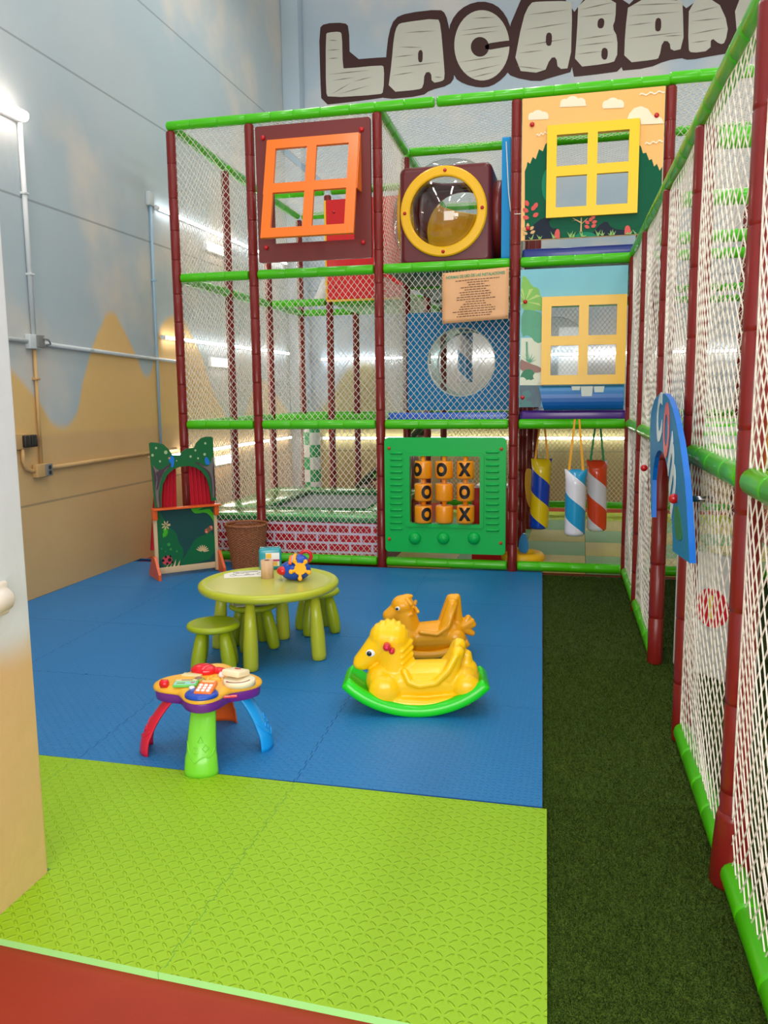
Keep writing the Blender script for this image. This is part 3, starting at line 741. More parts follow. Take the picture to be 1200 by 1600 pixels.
# checkered column, stair ramp, red house panel at the rear
cc = thing('checkered_column', 'green and white checkered padded column behind the trampoline', 'padded column', (-3.40, 10.35, 0))
g = G(); r = .11; n = 8; hh = 1.28 / 8
for k in range(8):
    for s_ in range(n):
        a0 = 2 * pi * s_ / n; a1 = 2 * pi * (s_ + 1) / n
        p = [(r * cos(a), r * sin(a)) for a in (a0, (a0 + a1) / 2, a1)]
        vs = [(x, y, k * hh) for x, y in p] + [(x, y, (k + 1) * hh) for x, y in p]
        g.add(vs, [(0, 1, 4, 3), (1, 2, 5, 4)], (k + s_ // 2) % 2)
g.add([(r * cos(2 * pi * s_ / n), r * sin(2 * pi * s_ / n), 8 * hh) for s_ in range(n)], [tuple(range(n))], 0)
g.obj('padding', [mat('check_green', (70, 176, 110), .4), mat('check_white', (232, 236, 232), .4)], cc)
rp = thing('climbing_ramp', 'brown stair ramp with side rails rising behind the trampoline', 'stair ramp', (-2.75, 10.3, 0.0))
A0 = Vector((0, 0, .35)); B0 = Vector((.95, 0, 1.25)); dr = (B0 - A0)
g = G()
for k in range(7):
    c = A0 + dr * (k + .5) / 7; g.box(c, (.14, .5, .035), 0, .008)
g.obj('tread', mat('tread_brown', (108, 58, 44), .5), rp)
for yy_ in (-.28, .28):
    G().tube([A0 + Vector((-.1, yy_, -.02)), B0 + Vector((0, yy_, .02))], .035, 10).obj('rail', mat('rail_dark', (60, 78, 52), .45), rp)
    G().tube([A0 + Vector((.25, yy_, .22)), B0 + Vector((.05, yy_, .25))], .025, 10).obj('rail', LIME, rp)
G().box((.7, 0, .45), (.06, .4, .9), 0, .01).obj('support', BROWN, rp)
G().box((.02, 0, .17), (.06, .4, .34), 0, .01).obj('support', BROWN, rp)
t = thing('green_ball', 'round green padded ball on the ramp behind the trampoline', 'ball', (-2.62, 10.0, 0.0))
G().ell((0, 0, .12), (.12, .12, .12)).obj('shell', mat('ball_green', (30, 130, 50), .4), t)
hp = thing('red_panel', 'tall red panel with yellow edge upstairs behind the tilted orange window', 'play panel', (-2.62, YS[2] - .08, Z2 - .0))
g = G(); g.prism(rrect(-.31, .02, .62, 1.14, .02), -.03, .03); g.obj('sheet', mat('panel_red', (226, 22, 30), .35, .2), hp)
G().box((-.325, 0, .58), (.025, .05, 1.12), 0, .005).obj('edge', YEL, hp)
G().box((.15, 0, .005), (.95, .05, .025), 0, .005).obj('edge', YEL, hp)
for (x, z) in ((-.22, 1.0), (.35, .55), (-.22, .15)): G().ell((x, -.03, z), (.02, .015, .02), n=10, k=6).obj('bolt', DKRED, hp)
t = thing('white_cone', 'small white cone upstairs behind the net left of the red panel', 'cone', (-3.1, YS[2] + .35, Z2 + .01))
G().cyl((0, 0, 0), (0, 0, .30), .17, .04, 20).obj('shell', WHITE, t)
# ================================================================== PANELS ON THE FRAME
YF = 7.31
def bolt(par, x, y, z, r=0.020, m=None):
    G().ell((x, y, z), (r, r * .8, r), n=12, k=8).obj('bolt', m or DKRED, par)
def window_geo(w, h, bar, d0, d1):
    """four pane window, origin at the lower left"""
    pw = (w - 3 * bar) / 2; ph = (h - 3 * bar) / 2
    holes = [rect(bar + i * (pw + bar), bar + j * (ph + bar), bar + i * (pw + bar) + pw, bar + j * (ph + bar) + ph) for i in (0, 1) for j in (0, 1)]
    return G().prism(rect(0, 0, w, h), d0, d1, 0, holes)
# --- brown board with the tilted orange window
X0, X1, ZA, ZC = -2.862, -1.812, 2.786, 3.952
pb = thing('window_panel', 'brown wall panel with a tilted orange four pane window upstairs', 'window panel', (X0, YF, ZA))
w, h = X1 - X0, ZC - ZA
g = G(); g.prism(rrect(0, 0, w, h, .02), -.01, .025, 0, [rect(.155, .16, w - .155, h - .13)])
g.obj('board', mat('panel_brown', (112, 38, 34), .42, .15), pb)
for (x, z) in ((.075, h - .10), (w - .075, h - .10), (.075, .13), (w - .075, .13)): bolt(pb, x, -.018, z, .022)
ow, oh = .835, .90
og = window_geo(ow, oh, .085, -.015, .015)
tilt = radians(15)
M = Matrix.Translation((.125, -.03, h - .125)) @ Matrix.Rotation(tilt, 4, 'X').inverted() @ Matrix.Translation((0, 0, -oh))
og.xf(0, Matrix.Translation((.125, -.035, h - .135)) @ Matrix.Rotation(-tilt, 4, 'X') @ Matrix.Translation((0, 0, -oh)))
wo = og.obj('window_frame', mat('window_orange', (244, 118, 20), .38, .15), pb)
for xx in (.125, .125 + ow):
    g = G(); dz = oh * cos(tilt); dy = oh * sin(tilt)
    g.prism([(0, 0), (-.035, 0), (-.04 - dy * .55, -dz * .55), (0, -dz * .55)], xx - .008, xx + .008, 0, mp=lambda a, b, d: (d, a - .0, h - .135 + b))
    g.obj('side_cheek', mat('window_orange', (244, 118, 20)), wo)
# --- upper printed panel with yellow window
def PN(name, label, corners):
    x0, x1, z0, z1 = corners
    return thing(name, label, 'window panel', (x0, YF, z0))
x0, x1, z0, z1 = XS[3] + .05, XS[4] - .05, 2.86, 3.985
pu = PN('window_panel', 'printed sunset forest panel with a yellow window under the top rail', (x0, x1, z0, z1))
def Q(u, v): a, b = FY(u, v, YF - .01); return (a - x0, b - z0)
def Z8(x, y): return Q(800 + x * .216667, 130 + y * .216667)
pw_, ph_ = x1 - x0, z1 - z0
wx0, wz0 = Q(852, 341); wx1, wz1 = Q(1000, 187)
wx0 = Q(854.5, 260)[0]; wx1 = Q(997.5, 260)[0]; wz0 = (Q(852, 341)[1] + Q(995, 335)[1]) / 2; wz1 = (Q(857, 198)[1] + Q(1000, 187)[1]) / 2
bar = .078; WW = wx1 - wx0; WH = wz1 - wz0
hole = rect(wx0 + bar, wz0 + bar, wx1 - bar, wz1 - bar)
SKYO = mat('print_peach', (240, 184, 104), .36, .1, 0, 6, .35, 7); FOR1 = mat('print_forest', (0, 88, 60), .42, .0, 0, 6, .35, 7, spec=.15); FOR2 = mat('print_leaf', (0, 130, 92), .42, .0, spec=.2)
DARKB = mat('print_night', (14, 30, 48), .42, 0, spec=.2); PRED = mat('print_coral', (214, 70, 62), .4); PGRN = mat('print_grass', (130, 178, 90), .4); PTAN = mat('print_tan', (212, 170, 108), .4)
sheetm = [SKYO, CREAM, FOR1, FOR2, DARKB, PRED, PGRN, PTAN]
g = G(); g.prism(rect(0, 0, pw_, ph_), -.004, .012, 0, [hole])
EPS = [.0052]
def art(g, pts, m, sm=0, clip=True):
    EPS[0] += .00025
    pts = smooth_poly(pts, sm) if sm else pts
    if clip: pts = [(min(max(a, .004), pw_ - .004), min(max(b, .004), ph_ - .004)) for a, b in pts]
    g.prism(pts, -EPS[0], -EPS[0] + .0008, m)
# foliage masses as a ring around the window hole: left part, right part, bottom
def zig(p0, p1, n, amp):
    out = []
    for i in range(n):
        t = i / n; out.append((p0[0] + (p1[0] - p0[0]) * t, p0[1] + (p1[1] - p0[1]) * t)); t2 = (i + .55) / n
        out.append((p0[0] + (p1[0] - p0[0]) * t2, p0[1] + (p1[1] - p0[1]) * t2 + amp))
    return out
art(g, [Z8(92, 1175), Z8(92, 635)] + [Z8(*p) for p in ((105,600),(112,565),(130,580),(150,530),(170,548),(195,475),(222,490),(240,440),(262,420),(262,1175))], 2)
art(g, [Z8(262, 1175), Z8(262, 935), Z8(900, 905), Z8(1100, 905), Z8(1100, 1165)], 2)
art(g, [Z8(900, 1000), Z8(912, 440)] + [Z8(*p) for p in ((930,455),(945,505),(968,500),(990,555),(1008,545),(1025,600),(1045,580),(1065,630),(1090,600),(1110,1000))], 2)
art(g, [Z8(*p) for p in ((240,620),(215,690),(215,790),(240,850),(262,840),(262,620))], 3, 1)
for c in (((92,1130),(130,1040),(230,960),(300,985),(330,1080),(320,1150),(92,1170)), ((560,1120),(610,1040),(680,985),(720,1050),(840,1060),(860,1140),(600,1150))): art(g, [Z8(*p) for p in c], 4, 1)
for c in (((262,980),(360,965),(440,1000),(470,1050),(350,1040),(280,1050)), ((690,1030),(760,975),(880,985),(960,960),(930,1040),(780,1045))): art(g, [Z8(*p) for p in c], 2, 1)
art(g, [Z8(430, 1140), Z8(470, 1080), Z8(540, 1070), Z8(600, 1085), Z8(650, 1135)], 3, 1)
def cloud(x, y, s, w):
    t = -.045
    art(g, [Z8(x - w, y - w * t), Z8(x - w * .9, y - s * .35 - w * t), Z8(x + w * .9, y - s * .35 + w * t), Z8(x + w, y + w * t)], 1)
    for (cx, r) in ((-.60 * w, .40 * s), (-.02 * w, .62 * s), (.58 * w, .42 * s)):
        art(g, [Z8(x + cx + r * cos(pi * k / 9), y + cx * t - s * .32 - r * sin(pi * k / 9)) for k in range(10)] + [Z8(x + cx - r, y + cx * t - .1 * s), Z8(x + cx + r, y + cx * t - .1 * s)], 1)
cloud(190, 262, 75, 72); cloud(440, 168, 82, 98); cloud(730, 180, 82, 76)
art(g, [Z8(830, 262), Z8(845, 220), Z8(880, 180), Z8(930, 165), Z8(980, 185), Z8(1015, 235), Z8(1050, 230), Z8(1085, 260), Z8(1095, 290), Z8(930, 298), Z8(925, 262)], 1)
def squig(x, y, w, m=1):
    a = [Z8(x + w * k / 12, y - 8 * sin(k * 1.5) - 2 * k) for k in range(13)]; b = [(p[0], p[1] - .012) for p in reversed(a)]; art(g, a + b, m)
squig(920, 78, 180); squig(960, 432, 130); squig(175, 372, 80)
def leaf(x, y, ang, ln, wd, m):
    c, s_ = cos(ang), sin(ang)
    art(g, [Z8(x + c * t * ln - s_ * wd * q, y - s_ * t * ln - c * wd * q) for t, q in ((0, 0), (.3, .45), (.65, .45), (1, 0), (.65, -.45), (.3, -.45))], m, 1)
for (x, y, a) in ((115,890,1.9), (140,920,.9), (120,930,2.6), (150,965,.6), (125,975,2.9), (160,905,1.1)): leaf(x, y, a, 52, 34, 5)
for (x, y, a) in ((115,1050,1.6), (125,1060,.7), (110,1065,2.5), (130,1085,.5), (115,1090,2.8)): leaf(x, y, a, 45, 24, 7)
for (x, y, a) in ((555,1000,.9), (575,1010,.4), (560,1015,2.6), (570,1040,.5), (560,1045,2.7), (575,985,1.0)): leaf(x, y, a, 44, 28, 5)
for (a, b) in (((497,1075),(500,970)), ((500,1010),(440,975)), ((500,1020),(545,975)), ((470,990),(430,995))):
    pa, pb_ = Z8(*a), Z8(*b); art(g, [(pa[0] - .006, pa[1]), (pb_[0] - .004, pb_[1]), (pb_[0] + .004, pb_[1]), (pa[0] + .006, pa[1] + .006)], 7)
art(g, [Z8(305,1130), Z8(308,1075), Z8(325,1050), Z8(345,1060), Z8(345,1140)], 5, 1); art(g, [Z8(810,1110), Z8(812,1040), Z8(835,1022), Z8(855,1045), Z8(858,1110)], 5, 1)
art(g, [Z8(82, 1172), Z8(82, 1185), Z8(905, 1145), Z8(905, 1133)], 6)
for x in (140, 200, 300, 420, 440, 505, 520, 620, 650, 710, 730, 830, 850, 890):
    y = 1168 - (x - 80) * .046
    for dx in (-22, 0, 20):
        art(g, [Z8(x - 7, y), Z8(x + dx, y - random.uniform(45, 90)), Z8(x + 7, y)], 6)
sheet = g.obj('printed_sheet', sheetm, pu)
WY = mat('window_yellow', (250, 204, 12), .36, .2)
wg = window_geo(WW, WH, bar, -.05, -.012); wg.xf(0, Matrix.Translation((wx0, 0, wz0))); wg.obj('window_frame', WY, pu)
for p in ((145, 298), (1043, 232), (115, 1048), (1000, 1010)):
    a, b = Z8(*p); bolt(pu, a, -.012, b, .02)
# --- lower printed panel with yellow window
x0, x1, z0, z1 = XS[3] + .05, .352, 1.475, 2.625
pl = PN('window_panel', 'printed lagoon panel with a yellow window above the punching bags', (x0, x1, z0, z1))
pw_, ph_ = x1 - x0, z1 - z0
def Z7(x, y): return Q(780 + x * .2, 390 + y * .2)
wx0 = Q(846.5, 530)[0]; wx1 = x1 - x0 - .004; wz0 = Q(912, 600.5)[1]; wz1 = Q(912, 462.5)[1]
WW, WH = wx1 - wx0, wz1 - wz0
hole = rect(wx0 + bar, wz0 + bar, wx1 - bar, wz1 - bar)
TEAL = mat('print_teal', (104, 182, 196), .4, .1, .12, 3, .3, 6); LEAFA = mat('print_lime', (120, 184, 70), .4, 0, .2, 9); LEAFB = mat('print_jade', (74, 158, 120), .4, 0, .2, 9)
SAND = mat('print_sand', (214, 220, 196), .4); TRUNK = mat('print_trunk', (146, 104, 92), .4); SLATE = mat('print_slate', (70, 98, 110), .4, 0, .3, 10)
def water_mat():
    m = bpy.data.materials.new('print_water'); m.use_nodes = True; nb = NB(m); px, py, pz = nb.pos()
    f = nb.sstep(pz, 0.05, 0.33)
    nb.L(nb.mix(f, rgb(8, 92, 168), rgb(92, 178, 200)), nb.b.inputs['Base Color']); nb.b.inputs['Roughness'].default_value = .35; return m
EPS[0] = .0052
g = G(); g.prism(rect(0, .0, pw_, ph_), -.004, .012, 0, [hole])
art(g, [Z7(170, 690), Z7(345, 690), Z7(345, 1060), Z7(150, 1060)], 3)
art(g, [Z7(172, 200), Z7(215, 215), Z7(260, 290), Z7(310, 300), Z7(320, 360), Z7(345, 385), Z7(345, 480), Z7(280, 470), Z7(172, 500)], 1, 1)
art(g, [Z7(172, 470), Z7(260, 470), Z7(345, 500), Z7(345, 720), Z7(290, 735), Z7(230, 660), Z7(172, 690)], 2, 1)
for k in range(12):
    a = -pi * .1 + pi * 1.25 * k / 11
    art(g, [Z7(205, 405), Z7(205 + 120 * cos(a) + 8, 405 - 110 * sin(a)), Z7(205 + 105 * cos(a + .18), 405 - 100 * sin(a + .18))], 1 if k % 2 else 6)
for k in range(7):
    a = .2 + 2.7 * k / 6
    art(g, [Z7(228, 880), Z7(228 + 70 * cos(a), 870 - 70 * sin(a)), Z7(240, 885)], 2)
art(g, [Z7(212, 870), Z7(208, 720), Z7(222, 720), Z7(224, 870)], 2)
art(g, [Z7(160, 850), Z7(215, 880), Z7(330, 920), Z7(345, 960), Z7(160, 960)], 4, 1)
art(g, [Z7(160, 1000), Z7(190, 940), Z7(250, 930), Z7(285, 975), Z7(270, 1020), Z7(180, 1025)], 7, 1)
for (x, y, r) in ((180,1030,34), (230,1045,30), (275,1040,30), (290,990,26), (310,1015,24)): art(g, [Z7(x + r * cos(k * pi / 6), y + r * sin(k * pi / 6)) for k in range(12)], 3)
art(g, [Z7(150, 1060), Z7(345, 1060), Z7(320, 1260), Z7(150, 1260)], 5)
for (x, y, r) in ((175,1170,38), (215,1210,40), (170,1240,44), (250,1250,40), (215,1130,36)): art(g, [Z7(x + r * cos(k * pi / 5), y + r * .8 * sin(k * pi / 5)) for k in range(10)], 8)
g.obj('printed_sheet', [TEAL, LEAFA, LEAFB, SAND, TRUNK, SLATE, mat('print_pale_lime', (176, 206, 110), .4), mat('print_shell', (16, 120, 78), .4), mat('print_rock', (62, 120, 118), .4)], pl)
# bulging water bolster at the bottom
g = G(); a0 = Z7(330, 1160)[0]; a1 = pw_ - .01; zb0 = Z7(600, 1255)[1]; zb1 = Z7(600, 1062)[1]
n = 10; pr = []
for k in range(n + 1):
    t = pi * k / n; pr.append((zb0 + (zb1 - zb0) * (1 - cos(t)) / 2, -.006 - .055 * sin(t)))
vs = []; fs = []
for k, (z, d) in enumerate(pr):
    lx = a0 + .03 - .06 * k / n
    vs += [(lx, d, z), (lx, .0, z), (a1, d, z), (a1, .0, z)]
for k in range(n):
    o = k * 4; fs += [(o, o + 2, o + 6, o + 4), (o, o + 4, o + 5, o + 1), (o + 2, o + 3, o + 7, o + 6), (o + 1, o + 5, o + 7, o + 3)]
fs += [(0, 1, 3, 2), (n * 4, n * 4 + 2, n * 4 + 3, n * 4 + 1)]
g.add(vs, fs, 0, False)
wb = g.obj('water_bolster', water_mat(), pl)
g = G()
for (x, w_, hgt) in ((600, 34, 30), (685, 46, 75), (780, 40, 45)):
    a, b = Z7(x, 1068); g.prism([(a - w_ * .0011, b), (a + w_ * .0011, b), (a + w_ * .0009, b - hgt * .0011), (a - w_ * .0009, b - hgt * .0011)], -.046 - hgt * .0002, -.030)
g.obj('foam_patch', mat('print_foam', (196, 206, 196), .4), wb)
wg = window_geo(WW, WH, bar, -.05, -.012); wg.xf(0, Matrix.Translation((wx0, 0, wz0))); wg.obj('window_frame', mat('window_gold', (238, 184, 18), .36, .2), pl)
for p in ((203, 408), (182, 1156)):
    a, b = Z7(*p); bolt(pl, a, -.012, b, .018)
# things seen through that window
t = thing('bubble_panel', 'pale round bubble seen through the lower yellow window', 'bubble window', (-.27, 8.45, 1.99))
G().rev((0, 0, 0), (0, -.12, 0), [(0, .34), (.03, .33), (.07, .29), (.10, .19), (.12, .02)], 32).obj('dome', CLEAR, t)
# --- tic tac toe panel
x0, x1, z0, z1 = -1.716, -.628, .175, 1.214
tt = thing('noughts_board', 'green noughts and crosses panel with orange turning barrels', 'game panel', (x0, YF, z0))
def QT(u, v): a, b = FY(u, v, YF - .02); return (a - x0, b - z0)
def ZT(x, y): return QT(580 + x * .2, 660 + y * .2)
w, h = x1 - x0, z1 - z0
GP = mat('panel_green', (4, 178, 76), .38, .05, spec=.35)
ox0, oz1 = ZT(300, 262); ox1, oz0 = ZT(848, 801)
g = G(); g.prism(rrect(0, 0, w, h, .035), -.02, .03, 0, [rrect(ox0, oz0, ox1, oz1, .015)])
# raised rim
g.prism(rrect(ox0 - .045, oz0 - .03, ox1 + .035, oz1 + .03, .03), -.032, -.018, 0, [rrect(ox0, oz0, ox1, oz1, .015)])
for (xa, xb, ya, yb) in ((148, 245, 240, 830), (895, 1000, 232, 842)):
    for k in range(13):
        y = ya + (yb - ya) * k / 12; a = ZT(xa, y); b = ZT(xb, y)
        g.rev((a[0], -.022, a[1]), (b[0], -.022, b[1]), [(0, .004), (.008, .012), (b[0] - a[0] - .008, .012), (b[0] - a[0], .004)], 10)
for xc in (342, 564, 802):
    a = ZT(xc, 905); g.ell((a[0], -.015, a[1]), (.058, .05, .058))
bd = g.obj('board', GP, tt)
for p in ((140, 202), (1018, 208), (143, 910), (1012, 942)):
    a, b = ZT(*p); bolt(tt, a, -.024, b, .015, mat('bolt_rust', (190, 66, 30), .35))
BO = mat('barrel_orange', (244, 150, 14), .32, .25)
xo, cro = text_geo('X', .15, .0, .010), text_geo('O', .15, .0, .010)
grid = [['O-', 'O', 'X'], ['O+', '', 'O'], ['O+', '', 'X']]
cols = (404, 568, 735); rows = (370, 545, 717); R = .079
for r_ in range(3):
    for c_ in range(3):
        cx, cz = ZT(cols[c_], rows[r_])
        hh = .079
        b = G().rev((cx, .0, cz - hh), (cx, .0, cz + hh), [(0, R * .86), (.006, R * .96), (.016, R), (2 * hh - .016, R), (2 * hh - .006, R * .96), (2 * hh, R * .86)], 28).obj('barrel', BO, tt)
        s = grid[r_][c_]
        if s:
            vs, fs = xo if s[0] == 'X' else cro
            off = {'-': -.048, '+': .048}.get(s[1:] or ' ', 0)
            if s == 'O' and r_ == 0: off = -.015
            bm = bmesh.new()
            bv = [bm.verts.new(v) for v in vs]
            for f in fs:
                try: bm.faces.new([bv[i] for i in f])
                except ValueError: pass
            bmesh.ops.remove_doubles(bm, verts=bm.verts, dist=1e-5)
            bmesh.ops.subdivide_edges(bm, edges=list(bm.edges), cuts=2, use_grid_fill=True)
            bmesh.ops.triangulate(bm, faces=list(bm.faces))
            bm.verts.index_update(); q = []
            for v in bm.verts:
                a = (v.co.x * .78 + off) / R; q.append((cx + (R + .0022) * sin(a), -(R + .0022) * cos(a), cz + v.co.y * .98))
            gg = G().add(q, [[v.index for v in f.verts] for f in bm.faces], 0); bm.free()
            gg.obj('letter', BLACK, b)
for c_ in range(3):
    a = ZT(cols[c_], 262); b = ZT(cols[c_], 801)
    G().cyl((a[0], 0, b[1] - .0), (a[0], 0, a[1] + .0), .022, n=10).obj('spindle', BO, tt)
# --- crawl cube with yellow bubble window
cb = thing('crawl_cube', 'brown crawl tunnel cube with yellow ringed bubble window upstairs', 'crawl cube', (-1.215, 7.62, Z2 + .05))
CW, CD, CHH = .83, .80, .86
CB = mat('cube_brown', (104, 32, 36), .36, .25)
rc = (-.012, .455)
n = 40
def rsq(t, hw, hh, rr=.05):           # rounded rectangle point list in polar order
    return t
g = G()
outer = rrect(-CW / 2, .0, CW / 2, CHH, .05)
def rr_in(i_): return rrect(-CW / 2 + i_, i_, CW / 2 - i_, CHH - i_, .06 - i_ * .6, 6)
secs = [(0, .045), (.006, .026), (.018, .010), (.04, .0), (CD - .04, .0), (CD - .018, .010), (CD, .045)]
vs = []; nq = len(rr_in(0))
for (y_, i_) in secs: vs += [(a, y_, b) for a, b in rr_in(i_)]
g.add(vs, [(i * nq + k, i * nq + (k + 1) % nq, (i + 1) * nq + (k + 1) % nq, (i + 1) * nq + k) for i in range(len(secs) - 1) for k in range(nq)], 0, True)
k0 = (len(secs) - 1) * nq
g.f += [tuple(reversed(range(nq))), tuple(k0 + k for k in range(nq))]; g.m += [0, 0]; g.s += [False, False]
body = g.obj('shell', CB, cb)
def carve(o, cutter_geo):
    c = cutter_geo.obj('cutter', CB); c.location = cb.location
    m = o.modifiers.new('cut', 'BOOLEAN'); m.operation = 'DIFFERENCE'; m.solver = 'EXACT'; m.object = c
    bpy.context.view_layer.update()
    me = bpy.data.meshes.new_from_object(o.evaluated_get(bpy.context.evaluated_depsgraph_get()))
    o.modifiers.clear(); o.data = me; cm = c.data; bpy.data.objects.remove(c); bpy.data.meshes.remove(cm)
carve(body, G().box((0, CD / 2, CHH / 2), (CW - .06, CD - .06, CHH - .06), 0, .02))
carve(body, G().cyl((rc[0], -.1, rc[1]), (rc[0], .2, rc[1]), .325, n=48))
carve(body, G().cyl((.05, CD - .2, .44), (.05, CD + .2, .44), .355, n=40))
carve(body, G().cyl((0, CD / 2, CHH - .2), (0, CD / 2, CHH + .2), .29, n=40))
carve(body, G().cyl((-CW / 2 - .2, CD / 2, .45), (-CW / 2 + .2, CD / 2, .45), .285, n=40))
yr_ = G(); RO, RI = .388, .302
m_ = 56
prof = [(RI, .0), (RI, -.028), (RI + .012, -.036), (RO - .012, -.036), (RO, -.026), (RO, .0)]
vs = []; fs = []
for k in range(m_):
    a = 2 * pi * k / m_
    for (r_, d_) in prof: vs.append((rc[0] + r_ * cos(a), d_, rc[1] + r_ * sin(a)))
npf = len(prof)
for k in range(m_):
    k2 = (k + 1) % m_
    for j in range(npf): fs.append((k * npf + j, k2 * npf + j, k2 * npf + (j + 1) % npf, k * npf + (j + 1) % npf))
yr_.add(vs, fs, 0, False); ring = yr_.obj('ring', mat('ring_yellow', (248, 190, 8), .34, .2), cb)
for a in (pi / 2 - .05, 0.03, -pi / 2 + .0, pi + .0): G().ell((rc[0] + .346 * cos(a), -.04, rc[1] + .346 * sin(a)), (.016, .012, .016), n=10, k=6).obj('bolt', DKRED, ring)
def dome(par, c, r, depth, axis, name='bubble'):
    pr = []
    K = 10
    for k in range(K + 1):
        a = pi / 2 * k / K; pr.append((depth * sin(a), max(.001, r * cos(a))))
    for k in range(K, -1, -1):
        a = pi / 2 * k / K; pr.append(((depth - .004) * sin(a) if k else 0, max(.001, (r - .004) * cos(a))))
    g = G().rev(c, Vector(c) + Vector(axis), pr, 40, 0, False)
    return g.obj(name, CLEAR, par)
dome(cb, (rc[0], -.005, rc[1]), .30, .15, (0, -1, 0))
dome(cb, (0, CD / 2, CHH + .002), .30, .13, (0, 0, 1))
dome(cb, (-CW / 2 - .012, CD / 2, .45), .30, .12, (-1, 0, 0))
g = G(); vs = []; fs = []
for k in range(40):
    a = 2 * pi * k / 40
    for (r_, d_) in ((.29, 0), (.29, -.025), (.38, -.025), (.38, 0)): vs.append((-CW / 2 + d_, CD / 2 + r_ * cos(a), .45 + r_ * sin(a)))
for k in range(40):
    k2 = (k + 1) % 40
    for j in range(4): fs.append((k * 4 + j, k2 * 4 + j, k2 * 4 + (j + 1) % 4, k * 4 + (j + 1) % 4))
g.add(vs, fs); g.obj('ring', mat('ring_gold', (214, 158, 30), .4), cb)
# yellow tunnel bend seen inside, and the brown flange on the right
pts = [(.06 + .0, CD + .55, .05), (.06, CD + .28, .22), (.05, CD + .05, .40), (.03, CD - .15, .46)]
g = G(); vs = []; fs = []; na = 18
path = [(.05, CD - .02, .44), (.06, CD + .12, .44), (.12, CD + .26, .44), (.24, CD + .37, .43), (.40, CD + .43, .42), (.62, CD + .45, .41)]
for ip, (cx_, cy_, cz_) in enumerate(path):
    tq = (Vector(path[min(ip + 1, len(path) - 1)]) - Vector(path[max(ip - 1, 0)])).normalized(); nxq, nyq = tq.y, -tq.x
    for R_ in (.36, .348):
        for k in range(na + 1):
            a = radians(-228 + 276 * k / na); vs.append((cx_ + nxq * R_ * cos(a), cy_ + nyq * R_ * cos(a), cz_ + R_ * sin(a)))
w_ = 2 * (na + 1)
for i in range(len(path) - 1):
    for k in range(na):
        o = i * w_ + k; fs.append((o, o + 1, o + w_ + 1, o + w_)); o += na + 1; fs.append((o, o + w_, o + w_ + 1, o + 1))
    for k in (0, na):
        o = i * w_ + k; fs.append((o, o + w_, o + w_ + na + 1, o + na + 1))
for i in (0, len(path) - 1):
    for k in range(na): o = i * w_ + k; fs.append((o, o + na + 1, o + na + 2, o + 1))
g.add(vs, fs, 0, True)
g.obj('tunnel_bend', mat('tunnel_yellow', (244, 186, 14), .35, .2), cb)
G().rev((CW / 2 - .02, CD / 2, .44), (CW / 2 + .09, CD / 2, .44), [(0, .30), (.02, .34), (.09, .34), (.11, .30)], 32).obj('flange', mat('flange_red', (128, 40, 34), .4, .2), cb)
# --- blue boards
t = thing('blue_board', 'upright blue board standing beside the brown crawl cube upstairs', 'play panel', (-.665, 7.45, Z2 + .03))
g = G(); g.prism(rrect(0, 0, 1.02, 1.03, .05), -.035, .035, 0, mp=lambda a, b, d: (d, a, b)); g.obj('board', BLUE, t)
g = G(); g.tube([(0, 0, .98), (.03, -.06, .55), (.05, -.075, .40), (.09, -.13, .36), (.14, -.13, .36)], .004, 5); g.obj('cord', NET, t)
px0, pz1 = FY(637, 490, 8.47); px1, pz0 = FY(797, 640, 8.47)
bp = thing('tunnel_board', 'blue board with a round tunnel opening behind the front net', 'play panel', (px0, 8.47, pz0))
w = XS[3] - .05 - px0; h = pz1 - pz0
hc = FY(721, 566, 8.47); hc = (hc[0] - px0, hc[1] - pz0)
g = G(); g.prism(rrect(0, 0, w, h, .03), -.03, .03, 0, [circ(hc[0], hc[1], .345, 40)]); g.obj('board', BLUE, bp)
g = G(); vs = []; fs = []
g.rev((hc[0], 0.0, hc[1]), (hc[0] , .62, hc[1]), [(0, .345), (.62, .345), (.62, .339), (0, .339)], 40, 0, False); g.obj('clear_tube', CLEARG, bp)
for d_ in (.0, .60):
    g = G(); g.rev((hc[0], d_ - .012, hc[1]), (hc[0], d_ + .02, hc[1]), [(0, .35), (.03, .35), (.03, .333), (0, .333), (0, .35)], 40, 0, False); g.obj('tube_rim', mat('rim_white', (222, 236, 232), .25, .3), bp)
bolt(bp, .04, -.034, .12, .012)
# --- notice on the net
sx0, sz1 = FY(691, 429, 7.305); sx1, sz0 = FY(795, 503, 7.305)
sx1 = FY(795, 460, 7.305)[0]
nt_ = thing('notice_sheet', 'beige notice sheet of house rules tied to the front net', 'notice', (sx0, 7.300, sz0), 0)
w, h = sx1 - sx0, sz1 - sz0 + .01
PAPER = mat('notice_paper', (226, 172, 122), .5, 0, .10, 7)
vs = []; fs = []; nx_, nz_ = 14, 10
def buckle(a, b): return .006 * sin(a * 17 + b * 9) * sin(b * 13) - .004 * sin(a * 31)
def sheetz(a, b): return b + .028 * a / w
for k in range(2):
    for j in range(nz_ + 1):
        for i in range(nx_ + 1):
            a, b = w * i / nx_, h * j / nz_; vs.append((a, buckle(a, b) + .0015 * k, sheetz(a, b)))
o = (nx_ + 1) * (nz_ + 1)
for j in range(nz_):
    for i in range(nx_):
        q = j * (nx_ + 1) + i; fs.append((q, q + 1, q + nx_ + 2, q + nx_ + 1)); fs.append((o + q, o + q + nx_ + 1, o + q + nx_ + 2, o + q + 1))
for i in range(nx_):
    fs.append((i, o + i, o + i + 1, i + 1)); q = nz_ * (nx_ + 1) + i; fs.append((q, q + 1, o + q + 1, o + q))
for j in range(nz_):
    q = j * (nx_ + 1); fs.append((q, q + nx_ + 1, o + q + nx_ + 1, o + q)); q += nx_; fs.append((q, o + q, o + q + nx_ + 1, q + nx_ + 1))
